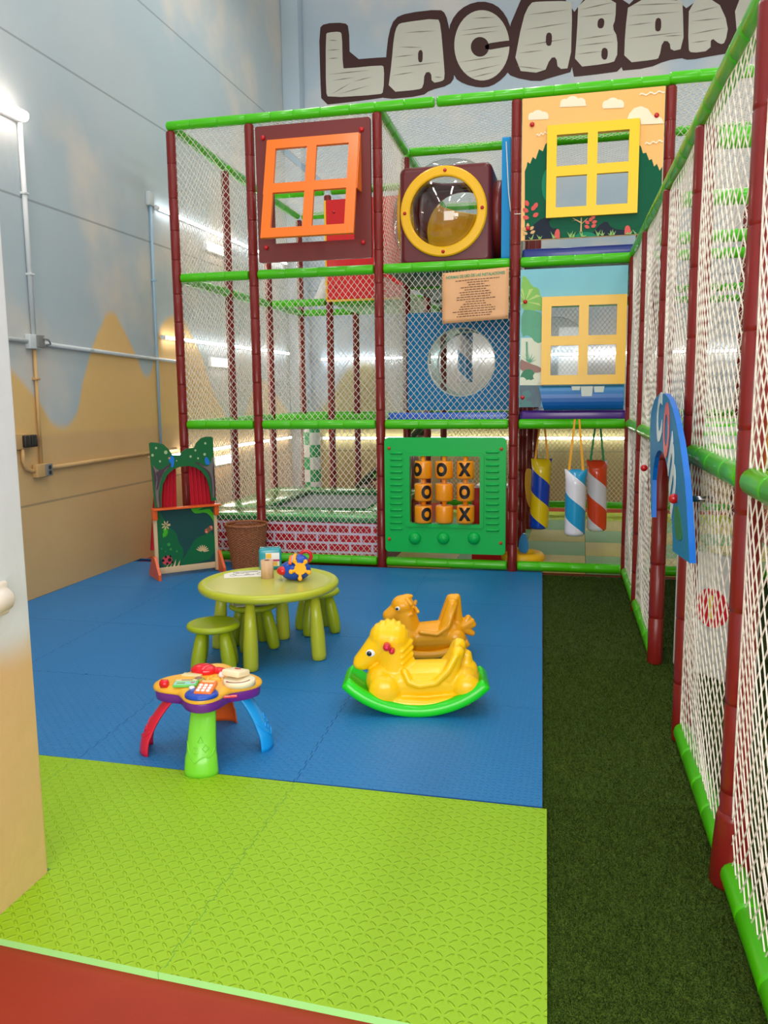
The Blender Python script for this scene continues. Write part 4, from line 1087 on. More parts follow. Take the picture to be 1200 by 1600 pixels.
G().add(vs, fs, 0, True).obj('paper', PAPER, nt_)
vs, fs = text_geo('NORMAS DE USO DE LAS INSTALACIONES', .034, 0, .001)
mw = max(v.x for v in vs) - min(v.x for v in vs); sc = .88 * w / mw
tv = []
for v in vs:
    a = w / 2 + v.x * sc; b = h * .90 + v.y; tv.append((a, buckle(a, b) - .0025, sheetz(a, b)))
G().add(tv, fs).obj('heading', mat('heading_green', (60, 150, 110), .5), nt_)
g = G()
lines = ((.20,.86),(.38,.70),(.40,.64),(.28,.72),(.34,.66),(.26,.72),(.28,.74),(.22,.72),(.22,.80),(.36,.64),(.32,.66),(.28,.74),(.26,.80),(.16,.80),(.24,.76),(.22,.74))
for k, (a, b) in enumerate(lines):
    zz = h * (.81 - .047 * k); x = a * w
    while x < b * w:
        ln = random.uniform(.012, .035); x2 = min(x + ln, b * w)
        q = []
        for (p, r_) in ((x, zz), (x2, zz), (x2, zz + .0075), (x, zz + .0075)): q.append((p, buckle(p, r_) - .0025, sheetz(p, r_)))
        g.add(q, [(0, 1, 2, 3)]); x = x2 + .006
g.obj('text_lines', mat('ink_brown', (120, 84, 60), .6), nt_)
for (a, b) in ((.015, .02), (w - .015, .02), (.015, h - .02), (w - .015, h - .02)):
    G().tube([(a, buckle(a, b) - .004, sheetz(a, b)), (a, .03, sheetz(a, b) + .01)], .003, 5).obj('tie', BLACK, nt_)
# --- blue entrance arch on the corridor
XA = 0.372
def ZA_(x, y): return FX(1000 + x / 5.33, 600 + y / 5.33, XA)
oy = 4.3
outer = [ZA_(*p) for p in ((95,1110),(90,900),(86,700),(84,480),(85,300),(97,210),(122,128),(160,84),(205,80),(240,120),(270,200),(302,330),(330,480),(352,640),(370,780),(385,960),(395,1150),(405,1330),(412,1492))]
inner = [ZA_(*p) for p in ((272,1392),(268,1200),(255,950),(240,780),(215,640),(190,570),(165,552),(145,562),(125,610),(112,700),(104,800),(101,950),(99,1110))]
ar = thing('entrance_arch', 'blue lettered arch board bolted over the corridor entrance', 'entrance arch', (XA, oy, 0))
g = G(); g.prism([(a - oy, b) for a, b in outer + inner], 0, .022, 0, mp=lambda a, b, d: (d, a, b), side=1)
AF = mat('arch_face', (10, 126, 180), .5, 0, spec=.25); AE = mat('arch_edge', (0, 112, 216), .4, 0)
bd = g.obj('board', [AF, AE], ar)
def arp(g, pts, m=0, d=.002, sm=1): 
    q = [ZA_(*p) for p in pts]; q = smooth_poly([(a - oy, b) for a, b in q], sm) if sm else [(a - oy, b) for a, b in q]
    g.prism(q, -d, .0, m, mp=lambda a, b, d: (d, a, b))
def stroke(g, pts, wd, m=0):
    q = [Vector(ZA_(*p)) for p in pts]
    vs = []
    for i, p in enumerate(q):
        d = (q[min(i + 1, len(q) - 1)] - q[max(i - 1, 0)]).normalized(); n_ = Vector((-d.y, d.x)) * wd / 2
        vs.append((p + n_, p - n_))
    poly = [(a.x - oy, a.y) for a, _ in vs] + [(b.x - oy, b.y) for _, b in reversed(vs)]
    g.prism(poly, -.002, 0.0, m, mp=lambda a, b, d: (d, a, b))
# letters are laid out on the board itself: C, O, m along the arch
def arch_letter(ch, y_, z_, size, rot, m, wide=1.0):
    vs, fs = text_geo(ch, size, 0.001, .012)
    c, s_ = cos(rot), sin(rot); q = []
    for v in vs:
        a, b = v.x * wide, v.y; a2 = a * c - b * s_; b2 = a * s_ + b * c
        q.append((-.0025 + v.z, y_ - oy - a2, z_ + b2))
    return G().add(q, fs).obj('letter', m, bd)
LW = mat('letter_white', (214, 226, 230), .4)
yc, zc = ZA_(165, 310); arch_letter('C', yc, zc, .30, .25, LW, 1.3)
yc, zc = ZA_(222, 410); arch_letter('O', yc, zc, .32, -.15, mat('letter_coral', (226, 92, 92), .4), 1.0)
yc, zc = ZA_(275, 715); arch_letter('m', yc, zc, .42, -.75, LW, 1.0)
g = G(); arp(g, ((285,1040),(300,1010),(325,1020),(345,1150),(358,1290),(335,1305),(295,1290)), 0, .002, 2); g.obj('leaf_print', mat('arch_leaf', (14, 120, 70), .4), bd)
yb_, zb_ = ZA_(308, 955); bolt(ar, -.012, yb_ - oy, zb_, .02); 
G().cyl((.05, yb_ - oy, zb_), (.13, yb_ - oy, zb_), .012).obj('spacer', CHROME, ar)
yb_, zb_ = ZA_(86, 740); bolt(ar, -.012, 5.0 - oy, zb_, .02)
G().cyl((.05, 5.0 - oy, zb_), (.10, 5.0 - oy, zb_), .012).obj('spacer', CHROME, ar)
# --- punching bags
def bag(label, x, y, ztop, zbot, ztie, c1, c2, strap, phase, lean=0.0, front=False):
    t = thing('punching_bag', label, 'punching bag', (x, y, zbot), 0, 'inflatable punching bags under the deck')
    H = ztop - zbot; r = .088; n = 28; nz = 40; g = G(); vs = []; fs = []
    for i in range(nz + 1):
        z = H * i / nz; q = 1.0
        if z < .03: q = sqrt(max(0, 1 - ((.03 - z) / .03) ** 2)) * .25 + .75
        fl = max(0.0, (z - (H - .12)) / .12); fl = fl * fl        # flattened seam at the top
        for k in range(n):
            a = 2 * pi * k / n - 2 * pi * z / .42
            vs.append((r * q * cos(a) * (1 + .10 * fl) + lean * (H - z), r * q * sin(a) * (1 - .82 * fl), z))
    ms = []
    for i in range(nz):
        for k in range(n):
            k2 = (k + 1) % n; fs.append((i * n + k, i * n + k2, (i + 1) * n + k2, (i + 1) * n + k))
            ms.append(0 if (k / n + phase) % 1.0 < .5 else 1)
    o = len(g.v); g.add(vs, fs, 0, True); g.m = ms[:]
    g.f.append(tuple(reversed(range(n)))); g.m.append(0); g.s.append(False)
    g.f.append(tuple(nz * n + k for k in range(n))); g.m.append(0); g.s.append(False)
    g.obj('sleeve', [c1, c2], t)
    for s_ in (-1, 1):
        top = Vector((s_ * .018, (-.0 if not front else -.0), ztie - zbot)); bt = Vector((s_ * .062, -.004, H - .05))
        gg = G(); d = (top - bt); q = d.length
        w_ = .011
        gg.add([bt + Vector((-w_, -.018, -.0)), bt + Vector((w_, -.018, 0)), top + Vector((w_ * .7, 0, 0)), top + Vector((-w_ * .7, 0, 0)),
                bt + Vector((-w_, -.014, -.0)), bt + Vector((w_, -.014, 0)), top + Vector((w_ * .7, .004, 0)), top + Vector((-w_ * .7, .004, 0))],
               [(0, 1, 2, 3), (7, 6, 5, 4), (0, 4, 5, 1), (1, 5, 6, 2), (2, 6, 7, 3), (3, 7, 4, 0)])
        gg.obj('strap', strap, t)
VY = mat('bag_yellow', (232, 200, 20), .22, .5); VB = mat('bag_blue', (8, 66, 180), .22, .5); VW = mat('bag_white', (226, 226, 234), .25, .5); VC = mat('bag_cyan', (22, 150, 200), .22, .5); VO = mat('bag_orange', (228, 74, 30), .22, .5)
SY = mat('strap_yellow', (236, 164, 20), .6); SG = mat('strap_green', (16, 140, 72), .6)
bag('yellow and blue striped punching bag, the left one under the deck', -.345, 7.80, .995, .34, 1.33, VY, VB, SY, .10, -.03)
bag('white and light blue striped punching bag hanging in the middle', -.032, 7.285, .945, .372, 1.37, VW, VC, SY, .57, 0, True)
bag('orange and white striped punching bag, the right one with green straps', .150, 7.80, .985, .335, 1.33, VO, VW, SG, .12, .02)
hr = thing('striped_roller', 'hanging blue and white striped roller seen inside the blue tunnel opening', 'punching bag', (-1.28, 9.45, 1.72))
g = G(); n = 24; nz = 40; vs = []; fs = []; ms = []
for i in range(nz + 1):
    for k in range(n):
        a = 2 * pi * k / n - 2 * pi * (.72 * i / nz) / .44; vs.append((.085 * cos(a), .085 * sin(a), .72 * i / nz))
for i in range(nz):
    for k in range(n):
        k2 = (k + 1) % n; fs.append((i * n + k, i * n + k2, (i + 1) * n + k2, (i + 1) * n + k)); ms.append(0 if (k / n + .1) % 1 < .5 else 1)
g.add(vs, fs, 0, True); g.m = ms; g.f.append(tuple(reversed(range(n)))); g.m.append(0); g.s.append(False); g.f.append(tuple(nz * n + k for k in range(n))); g.m.append(0); g.s.append(False)
g.obj('sleeve', [mat('roller_blue', (40, 140, 196), .3, .3), VW], hr)
G().cyl((0, 0, .72), (0, 0, .95), .012, n=8).obj('rope', NET, hr)
# --- soft mats and toys on the ground floor inside
MY = foam_mat('woven_yellow', (206, 192, 104), (216, 202, 116), .018, .0012); MG = foam_mat('woven_green', (128, 178, 112), (138, 188, 124), .018, .0012); ML = mat('woven_lime', (180, 196, 40), .5)
rown = ('in the front row', 'in the second row', 'in the third row', 'in the fourth row', 'in the back row')
coln = ('behind the noughts board', 'left of the punching bags', 'below the punching bags', 'right under the corner posts', 'behind the blue entrance arch', 'at the right end behind the netted corridor')
for j in range(5):
    for i in range(6):
        a0 = XS[2] + .03 + i * .602; b0 = YS[0] + .06 + j * .76
        k = (i + 2 * j + (j // 2)) % 3
        mm, cn = ((MY, 'yellow'), (MG, 'green'), (MY, 'yellow'))[(i // 1 + j) % 2 if j < 4 else 0]
        if j == 4: mm, cn = ML, 'lime'
        o = G().box((0, 0, .012), (.598, .756, .022), 0, .003).obj('woven_mat', mm, None, (a0 + .3, b0 + .38, 0.0))
        tag(o, cn + ' woven floor mat ' + rown[j] + ' ' + coln[i], 'floor mat', 'woven mats inside the climbing frame')
t = thing('foam_block', 'red foam block on the mats behind the noughts board', 'soft play block', (-.80, 7.95, .024))
G().box((0, 0, .35), (.36, .5, .70), 0, .02).obj('block', RED, t)
t = thing('foam_ring', 'yellow and blue soft ring toy on the mats beside the brown post', 'soft toy', (-.50, 7.72, .024))
g = G(); g.tube([(.15 * cos(k * pi / 10), .15 * sin(k * pi / 10), .055) for k in range(20)], .055, 12, closed=True); g.obj('ring', mat('toy_yellow', (246, 190, 20), .4), t)
g = G(); g.prism(smooth_poly([(-.05, 0), (.06, 0), (.02, .2), (-.04, .16)], 2), -.03, .03); g.xf(0, Matrix.Translation((.0, .1, .08))); g.obj('fin', mat('toy_blue', (30, 130, 190), .4), t)
t = thing('soft_flag', 'yellow padded flap hung on the post behind the punching bags', 'padded flap', (-.52, 8.50, .62))
g = G(); g.prism(smooth_poly([(-.02, .22), (.04, .22), (.10, .05), (.11, -.18), (.03, -.2), (-.02, -.02)], 2), -.02, .02); g.obj('flap', mat('toy_yellow', (246, 190, 20)), t)
# ================================================================== PUPPET THEATRE
fl = FZ(245, 903, TH); ang = radians(44)
pt = thing('puppet_theatre', 'wooden puppet theatre with green forest front, red curtains and orange shelf', 'puppet theatre', (fl[0], fl[1], TH), ang)
WOOD = mat('birch_wood', (214, 184, 142), .5, 0, .10, 12); TGR = mat('theatre_green', (10, 100, 52), .4, .2); BOARD = mat('chalk_green', (16, 70, 66), .5)
TOR = mat('theatre_orange', (228, 92, 22), .4, .2); TRUNKP = mat('trunk_purple', (72, 52, 64), .45); TRUNKG = mat('trunk_grey', (112, 106, 96), .45)
Wt = .56; HS = .61
for x in (-.005, Wt - .02): G().box((x + .0125, .0, HS / 2 + .005), (.03, .035, HS - .01), 0, .003).obj('post', WOOD, pt)
G().box((Wt / 2, .0, .06), (Wt - .05, .03, .055), 0, .003).obj('bottom_rail', WOOD, pt)
G().box((Wt / 2 + .003, -.035, HS), (Wt + .05, .09, .016), 0, .004).obj('shelf', TOR, pt)
for x in (.0, Wt - .005): G().box((x, -.03, HS - .05), (.04, .05, .085), 0, .004).obj('bracket', TOR, pt)
for x in (-.012, Wt + .012):
    g = G(); g.prism([(-.15, 0), (.15, 0), (.15, .03), (.035, .19), (-.035, .19), (-.15, .05)], x - .012, x + .012, 0, mp=lambda a, b, d: (d, a, b)); g.obj('foot', TOR, pt)
def tz(x, y): return ((x - 95) / 710 * (Wt - .04) + .02, .085 + (1475 - y) / 660 * (HS - .085 - .02))   # lower board picture frame
g = G(); g.box((Wt / 2, .0, (.085 + HS) / 2), (Wt - .05, .014, HS - .09))
brd = g.obj('lower_board', BOARD, pt)
e2 = [.0072]
def ta(g, pts, m, sm=1, f=tz, step=.0003):
    e2[0] += step; g.prism(smooth_poly([f(*p) for p in pts], sm) if sm else [f(*p) for p in pts], -e2[0], -e2[0] + .001, m)
g = G()
ta(g, ((95,800),(150,830),(180,900),(230,1000),(330,1080),(350,1200),(420,1300),(360,1478),(95,1478)), 0)
ta(g, ((330,1478),(450,1330),(560,1170),(640,1150),(805,1100),(805,1420),(520,1470)), 0)
ta(g, ((510,805),(600,810),(740,810),(780,870),(805,900),(805,1010),(770,930),(700,870),(600,880),(550,870)), 1)
ta(g, ((600,840),(700,805),(800,790),(805,860),(740,830),(640,845)), 0)
for (cx, cy, R1, n_, m_, a0, a1) in ((165, 1060, 75, 9, 1, -1.5, 1.1), (205, 985, 62, 8, 2, .2, 6.2), (640, 1340, 95, 8, 2, .15, 2.6)):
    for k in range(n_):
        a = a0 + (a1 - a0) * k / (n_ - 1); c, s_ = cos(a), sin(a)
        ta(g, ((cx, cy), (cx + R1 * .6 * c - 9 * s_, cy - R1 * .6 * s_ - 9 * c), (cx + R1 * c, cy - R1 * s_), (cx + R1 * .6 * c + 9 * s_, cy - R1 * .6 * s_ + 9 * c)), m_, 1, step=.00004)
for (x, y, r_) in ((228,1210,20), (250,1268,14), (322,1300,12), (140,1252,9), (185,1287,7)): ta(g, [(x + r_ * cos(k * pi / 5), y + r_ * sin(k * pi / 5)) for k in range(10)], 3, step=.00004)
ta(g, [(200 + 62 * cos(k * pi / 8), 1392 + 55 * sin(k * pi / 8)) for k in range(16)], 4)
for (x, y, r_) in ((230,1390,24), (150,1390,18), (200,1430,16), (185,1352,16), (240,1350,14), (262,1420,14)): ta(g, [(x + r_ * cos(k * pi / 5), y + r_ * sin(k * pi / 5)) for k in range(10)], 5, step=.00004)
for (x, w_, h_) in ((190,10,40), (235,10,40), (280,14,85), (330,14,70)): ta(g, ((x - w_, 1475), (x + w_, 1470), (x + w_ + 14, 1475 - h_)), 2, 0, step=.00004)
for (x, y, m_) in ((705,1095,6), (760,1062,6), (735,1080,7)): ta(g, [(x + 26 * cos(k * pi / 5), y + 30 * sin(k * pi / 5)) for k in range(10)], m_, step=.00006)
for (x, y) in ((700,1105), (765,1055)): ta(g, [(x + 9 * cos(k * pi / 5), y + 9 * sin(k * pi / 5)) for k in range(10)], 2, 0, step=.00006)
g.obj('forest_print', [TGR, mat('leaf_bright', (70, 176, 24), .4), mat('leaf_tan', (222, 188, 140), .4), mat('dot_green', (56, 150, 62), .4), mat('beetle_pink', (206, 70, 80), .4), BLACK, mat('wing_coral', (206, 96, 70), .4), mat('wing_brown', (120, 90, 60), .4)], brd)
# upper scene board
def tu(x, y): return ((x - 20) / 795 * (Wt + .0), HS + .01 + (780 - y) / 770 * .60)
outl = [tu(*p) for p in ((40,780),(8,60),(30,48),(100,55),(180,75),(240,130),(285,195),(330,205),(385,210),(410,165),(470,135),(570,130),(600,75),(660,25),(720,8),(795,10),(815,25),(822,700),(828,745))]
hole = [tu(*p) for p in ((122,775),(125,650),(150,520),(210,420),(290,360),(380,335),(480,330),(570,350),(650,400),(710,480),(745,590),(760,700),(762,752))]
g = G(); g.prism(outl[:1] + outl[1:-1] + outl[-1:] + list(reversed(hole)), -.008, .008); ub = g.obj('upper_board', TGR, pt)
e2[0] = .0085
g = G()
ta(g, ((30,290),(70,330),(110,360),(160,350),(250,290),(270,310),(160,400),(115,500),(100,600),(120,780),(55,780),(45,500)), 0, 1, tu)
ta(g, ((30,285),(75,345),(120,365),(60,385),(90,450),(60,600),(95,560),(140,420),(250,310),(160,385),(110,520),(85,640),(95,780),(65,780),(50,560),(85,440)), 1, 1, tu)
ta(g, ((575,285),(640,310),(700,345),(760,335),(800,250),(820,400),(825,715),(775,715),(770,560),(740,430),(660,350),(570,300)), 0, 1, tu)
ta(g, ((760,335),(808,220),(812,300),(790,400),(800,500),(805,715),(780,715),(785,540),(765,430),(720,380),(600,300),(700,355)), 1, 1, tu)
for (x, y, r_) in ((88,113,14), (205,165,22), (40,190,16), (128,262,13), (515,225,15), (580,158,13), (712,83,14), (697,208,17), (610,250,12), (335,265,8)): ta(g, [(x + r_ * cos(k * pi / 5), y + r_ * sin(k * pi / 5)) for k in range(10)], 2, 1, tu, .00004)
for pp in (((265,205),(295,210),(310,260),(290,340),(260,335),(268,290),(235,270),(245,235)), ((700,240),(730,240),(765,310),(750,330),(705,325),(695,280))): ta(g, pp, 3, 1, tu)
ta(g, ((228,225),(255,218),(262,235),(235,245)), 4, 1, tu)
g.obj('tree_print', [TRUNKP, TRUNKG, mat('dot_pale', (160, 186, 140), .4), mat('bird_blue', (22, 120, 210), .4), mat('beak_tan', (190, 150, 90), .4)], ub)
def curtain(x0, x1, x0t, x1t, z0, z1, y):
    g = G(); vs = []; fs = []; n_ = 36; mz = 8
    for j in range(mz + 1):
        t = j / mz; z = z0 + (z1 - z0) * t
        for i in range(n_ + 1):
            s_ = i / n_; x = (x0 + (x1 - x0) * s_) * (1 - t) + (x0t + (x1t - x0t) * s_) * t
            vs.append((x, y + .013 * sin(s_ * 6 * 2 * pi + .4 * sin(t * 3)), z))
    for j in range(mz):
        for i in range(n_): q = j * (n_ + 1) + i; fs.append((q, q + 1, q + n_ + 2, q + n_ + 1))
    o = len(vs); vs += [(a, b + .003, c) for a, b, c in vs]
    fs += [tuple(i + o for i in reversed(f)) for f in fs]
    g.add(vs, fs, 0, True); return g
CUR = mat('curtain_red', (186, 12, 38), .75)
curtain(-.03, .215, .06, .235, .24, 1.06, .05).obj('curtain', CUR, pt)
curtain(.36, .60, .34, .55, .24, 1.06, .05).obj('curtain', CUR, pt)
G().tube([(-.01, .05, 1.06), (Wt + .01, .05, 1.06)], .007, 8).obj('curtain_rod', WOOD, pt)
# ================================================================== BASKET
bk = thing('wicker_basket', 'brown wicker basket standing between the puppet theatre and the brick front', 'basket', (-2.985, 7.09, TH))
def wicker():
    m = bpy.data.materials.new('wicker'); m.use_nodes = True; nb = NB(m); px, py, pz = nb.pos()
    c = nb.mix(nb.sstep(nb.noise(70, 3), .3, .7), rgb(134, 78, 44), rgb(168, 106, 64))
    nb.L(c, nb.b.inputs['Base Color']); nb.b.inputs['Roughness'].default_value = .6; return m
WK = wicker()
def brad(z): return .138 + (.187 - .138) * (z / .40) ** 1.3
g = G()
NS = 26
for i in range(36):
    z = .006 + i * .0108
    pts = []
    for k in range(NS * 2):
        a = 2 * pi * k / (NS * 2); r_ = brad(z) + (.0045 if (k // 1 + i) % 2 else -.0045); pts.append((r_ * cos(a), r_ * sin(a), z))
    g.tube(pts, .0062, 5, closed=True)
g.obj('weave', WK, bk)
g = G()
for k in range(NS):
    a = 2 * pi * (k + .5) / NS; g.tube([(brad(z) * cos(a), brad(z) * sin(a), z) for z in (.0, .1, .2, .3, .395)], .004, 5)
g.obj('stakes', WK, bk)
g = G()
for q in range(3):
    g.tube([((brad(.4) + .004 + .006 * cos(k * 1.7 + q * 2.1)) * cos(2 * pi * k / 60), (brad(.4) + .004 + .006 * cos(k * 1.7 + q * 2.1)) * sin(2 * pi * k / 60), .405 + .006 * sin(k * 1.7 + q * 2.1)) for k in range(60)], .0085, 6, closed=True)
g.obj('rim', WK, bk)
G().cyl((0, 0, .005), (0, 0, .012), .134, n=24).obj('bottom', WK, bk)
# ================================================================== TABLE AND STOOLS
TB = mat('table_lime', (180, 188, 44), .32, .15, .03, 3); TT = mat('table_top', (194, 194, 84), .28, .15, .03, 4); ST = mat('stool_lime', (152, 170, 12), .36, .12, .03, 3)
tcx, tcy = -1.83, 4.665; TH0 = TH
tb = thing('childrens_table', 'round lime green plastic childrens table holding the small toys', 'table', (tcx, tcy, TH0))
HT = .467
g = G(); g.rev((0, 0, HT - .055), (0, 0, HT), [(0, .392), (.006, .41), (.02, .424), (.04, .424), (.05, .416), (.055, .404), (.0545, .392), (.047, .378), (.045, .36), (.045, .001)], 64, 0, False)
g.rev((0, 0, HT - .055), (0, 0, HT - .02), [(0, .392), (.002, .001)], 64, 0, False)
top = g.obj('tabletop', TB, tb)
G().cyl((0, 0, HT - .0105), (0, 0, HT - .0095), .372, n=64).obj('inner_face', TT, top)
for k, (u, v) in enumerate(((392, 1050), (499, 1032))):
    pass
fl_ = FZ(392, 1048, TH); fr_ = FZ(499, 1030, TH)
legs = [(fl_[0] - tcx, fl_[1] - tcy), (fr_[0] - tcx, fr_[1] - tcy), (-.375, .06), (-.04, .33)]
for (x, y) in legs:
    d = sqrt(x * x + y * y); s_ = min(.93, .335 / d)
    g = G(); g.rev((x, y, 0), (x * s_, y * s_, HT - .05), [(0, .034), (.004, .042), (.03, .0445), (.14, .044), (.25, .038), (.40, .026)], 20); g.obj('leg', TB, tb)
def stool(label, x, y, rz, seatc=None):
    t = thing('childrens_stool', label, 'stool', (x, y, TH), rz, 'lime green stools around the table')
    H = .295
    g = G(); g.rev((0, 0, H - .045), (0, 0, H), [(0, .11), (.003, .135), (.012, .150), (.024, .153), (.034, .149), (.040, .140), (.0405, .128), (.035, .11), (.032, .001)], 40, 0, False)
    g.rev((0, 0, H - .045), (0, 0, H), [(0, .11), (.001, .001)], 40, 0, False); g.obj('seat', ST, t)
    for k in range(4):
        a = pi / 4 + k * pi / 2; c, s_ = cos(a), sin(a)
        g = G(); g.rev((.138 * c, .138 * s_, 0), (.085 * c, .085 * s_, H - .035), [(0, .02), (.004, .029), (.02, .036), (.07, .041), (.12, .041), (.19, .036), (.266, .026)], 18); g.obj('leg', ST, t)
    return t
stool('lime green stool at the front left of the round table', -2.035, 4.30, .35)
stool('lime green stool pushed under the middle of the round table', -1.985, 4.78, .75)
stool('lime green stool at the far right side of the round table', -1.70, 5.20, .62)
t = thing('drawing_pad', 'white paper lying on the stool under the round table', 'paper', (-1.99, 4.76, TH + .2895), .5)
G().box((0, 0, .002), (.20, .15, .003)).obj('sheet', mat('white_paper', (236, 232, 222), .6), t)
# things on the table
TZT = TH + HT - .0095
pp = thing('colouring_sheet', 'white colouring sheet with line drawing on the left of the table', 'paper', (*FZ(384, 897, TZT), TZT), radians(24))
G().box((0, 0, .0012), (.27, .19, .0012)).obj('paper', mat('white_paper', (236, 232, 222), .6), pp)
g = G()
for (x, y, rx, ry) in ((-.03, 0, .05, .05), (.045, .01, .045, .035), (-.05, .02, .012, .012), (-.02, .02, .012, .012), (.02, -.035, .03, .012), (-.08, -.03, .02, .025), (.09, -.02, .02, .03), (0, .06, .08, .012)):
    g.tube([(x + rx * cos(k * pi / 9), y + ry * sin(k * pi / 9), .0022) for k in range(18)], .0009, 4, closed=True)
g.obj('line_drawing', mat('ink_grey', (110, 106, 104), .6), pp)
wc = thing('wooden_cup', 'small fluted wooden pot standing in the middle of the round table', 'wooden pot', (*FZ(418, 903, TZT), TZT), .3)
NW = mat('pale_wood', (214, 176, 138), .55, 0, .12, 14)
g = G(); pts = []
def flute(r0, z0, z1, m_=0):
    vs = []; n_ = 48
    for z in (z0, z1):
        for k in range(n_):
            a = 2 * pi * k / n_; r_ = r0 * (1 - .07 * abs(cos(3 * a)) ** 6); vs.append((r_ * cos(a), r_ * sin(a), z))
    g.add(vs, [(k, (k + 1) % n_, n_ + (k + 1) % n_, n_ + k) for k in range(n_)], m_, True)
    o = len(g.v) - 2 * n_; g.f.append(tuple(o + k for k in reversed(range(n_)))); g.m.append(m_); g.s.append(False); g.f.append(tuple(o + n_ + k for k in range(n_))); g.m.append(m_); g.s.append(False)
flute(.040, 0, .112); g.obj('body', NW, wc)
G().cyl((0, 0, .112), (0, 0, .1128), .016, n=16).obj('hole', mat('hole_shade', (96, 60, 44), .7), wc)  # flat disc on the solid top, shade of the hole put into its colour
tc_ = thing('teal_pack', 'teal wrapped cube pack with a printed label behind the wooden pot', 'toy box', (*FZ(423, 888, TZT), TZT), radians(20))
TEALM = mat('teal_pack', (22, 150, 164), .2, .5)
G().box((0, 0, .07), (.145, .10, .14), 0, .016).obj('pack', TEALM, tc_)
g = G(); g.box((.015, -.0505, .068), (.088, .002, .088), 0); g.box((-.01, -.052, .092), (.035, .002, .03), 1); g.box((.015, -.052, .062), (.088, .002, .012), 2); g.box((.03, -.052, .04), (.03, .002, .025), 1)
g.obj('label', [WHITE, mat('label_yellow', (236, 186, 60), .4), mat('label_magenta', (190, 50, 100), .4)], tc_)
by = thing('activity_ball', 'blue activity toy with a yellow spinning wheel on the table', 'activity toy', (*FZ(462, 905, TZT), TZT), radians(14))
TBL = mat('toy_royal', (12, 72, 184), .3, .3)
g = G(); g.ell((0, 0, .058), (.095, .08, .064), 0, 28, 16); g.ell((.02, .01, .10), (.062, .06, .055), 0, 24, 14)
for i in range(len(g.v)):
    x, y, z = g.v[i]; g.v[i] = (x, y, max(z, .0))
g.obj('body', TBL, by)
G().ell((-.075, -.035, .062), (.036, .034, .028), n=18).obj('button', RED, by)
wy, wz = -.083, .075
wh = G(); M = Matrix.Translation((.035, -.072, .078)) @ Matrix.Rotation(radians(-22), 4, 'X') @ Matrix.Rotation(radians(18), 4, 'Z')
wh.cyl((0, -.008, 0), (0, .010, 0), .036, n=24)
for k in range(5):
    a = k * 2 * pi / 5 + .95; wh.caps((.03 * cos(a), 0, .03 * sin(a)), (.055 * cos(a), 0, .055 * sin(a)), .010, .010, 10); wh.ell((.058 * cos(a), 0, .058 * sin(a)), (.0145, .0145, .0145), n=12, k=8)
wh.xf(0, M); wh.obj('spinning_wheel', mat('wheel_yellow', (252, 176, 16), .32, .2), by)
for (dx, m_) in ((-.012, 'arc_orange'), (.012, 'arc_yellow')):
    g = G(); g.tube([(-.015 + dx + .012 * k / 8, -.062 + .10 * k / 8, .112 + .038 * sin(pi * k / 8) + dx * .4) for k in range(9)], .011, 8)
    g.obj('rainbow_band', mat(m_, (246, 120, 30) if m_ == 'arc_orange' else (250, 176, 40), .35), by)
g = G(); g.tube([(-.014 + .0 + .012 * k / 8, -.064 + .10 * k / 8, .118 + .036 * sin(pi * k / 8)) for k in range(9)], .006, 6); g.obj('rainbow_band', mat('arc_lilac', (170, 170, 220), .35), by)
g = G(); g.tube([(.062 + .034 * cos(a), .03, .135 + .034 * sin(a)) for a in [k * 2 * pi / 20 for k in range(20)]], .011, 10, closed=True); g.obj('ring_handle', RED, by)
# ================================================================== ACTIVITY TABLE
acx, acy = -1.605, 3.315
at_ = thing('activity_table', 'toddler activity table with four coloured legs on the blue tiles', 'activity table', (acx, acy, TH))
AH = .290
aleg = [((.090, -.300), 'leg_green', (118, 206, 50)), ((-.292, -.105), 'leg_red', (216, 26, 60)), ((.272, .066), 'leg_blue', (14, 150, 226)), ((-.07, .30), 'leg_orange', (226, 96, 20))]
lang = [atan2(p[0][1], p[0][0]) for p in aleg]
def clover(scale=1.0, n_=96, off=0.0):
    out = []
    for k in range(n_):
        a = 2 * pi * k / n_; d = min(abs((a - l + pi) % (2 * pi) - pi) for l in lang)
        w_ = 0.5 + 0.5 * cos(min(pi, d * 4)); r_ = (.163 + .075 * w_ + off) * scale
        out.append((r_ * cos(a), r_ * sin(a)))
    return out
def clov_rings(rings, m, cap0=True):
    g = G(); n_ = 96; vs = []
    for (z, off) in rings: vs += [(x, y, z) for x, y in clover(1, n_, off)]
    fs = [(i * n_ + k, i * n_ + (k + 1) % n_, (i + 1) * n_ + (k + 1) % n_, (i + 1) * n_ + k) for i in range(len(rings) - 1) for k in range(n_)]
    g.add(vs, fs, 0, True); o = (len(rings) - 1) * n_
    g.f += [tuple(reversed(range(n_))), tuple(o + k for k in range(n_))]; g.m += [0, 0]; g.s += [False, False]
    return g
clov_rings([(AH - .045, -.018), (AH - .04, -.008), (AH - .008, -.004), (AH, -.004)], 0).obj('rim', mat('rim_purple', (116, 36, 152), .34, .2), at_)
tp = clov_rings([(AH, -.004), (AH + .002, .002), (AH + .012, .004), (AH + .022, -.002), (AH + .030, -.016), (AH + .033, -.03)], 0).obj('tabletop', mat('top_yellow', (250, 184, 60), .34, .2), at_)
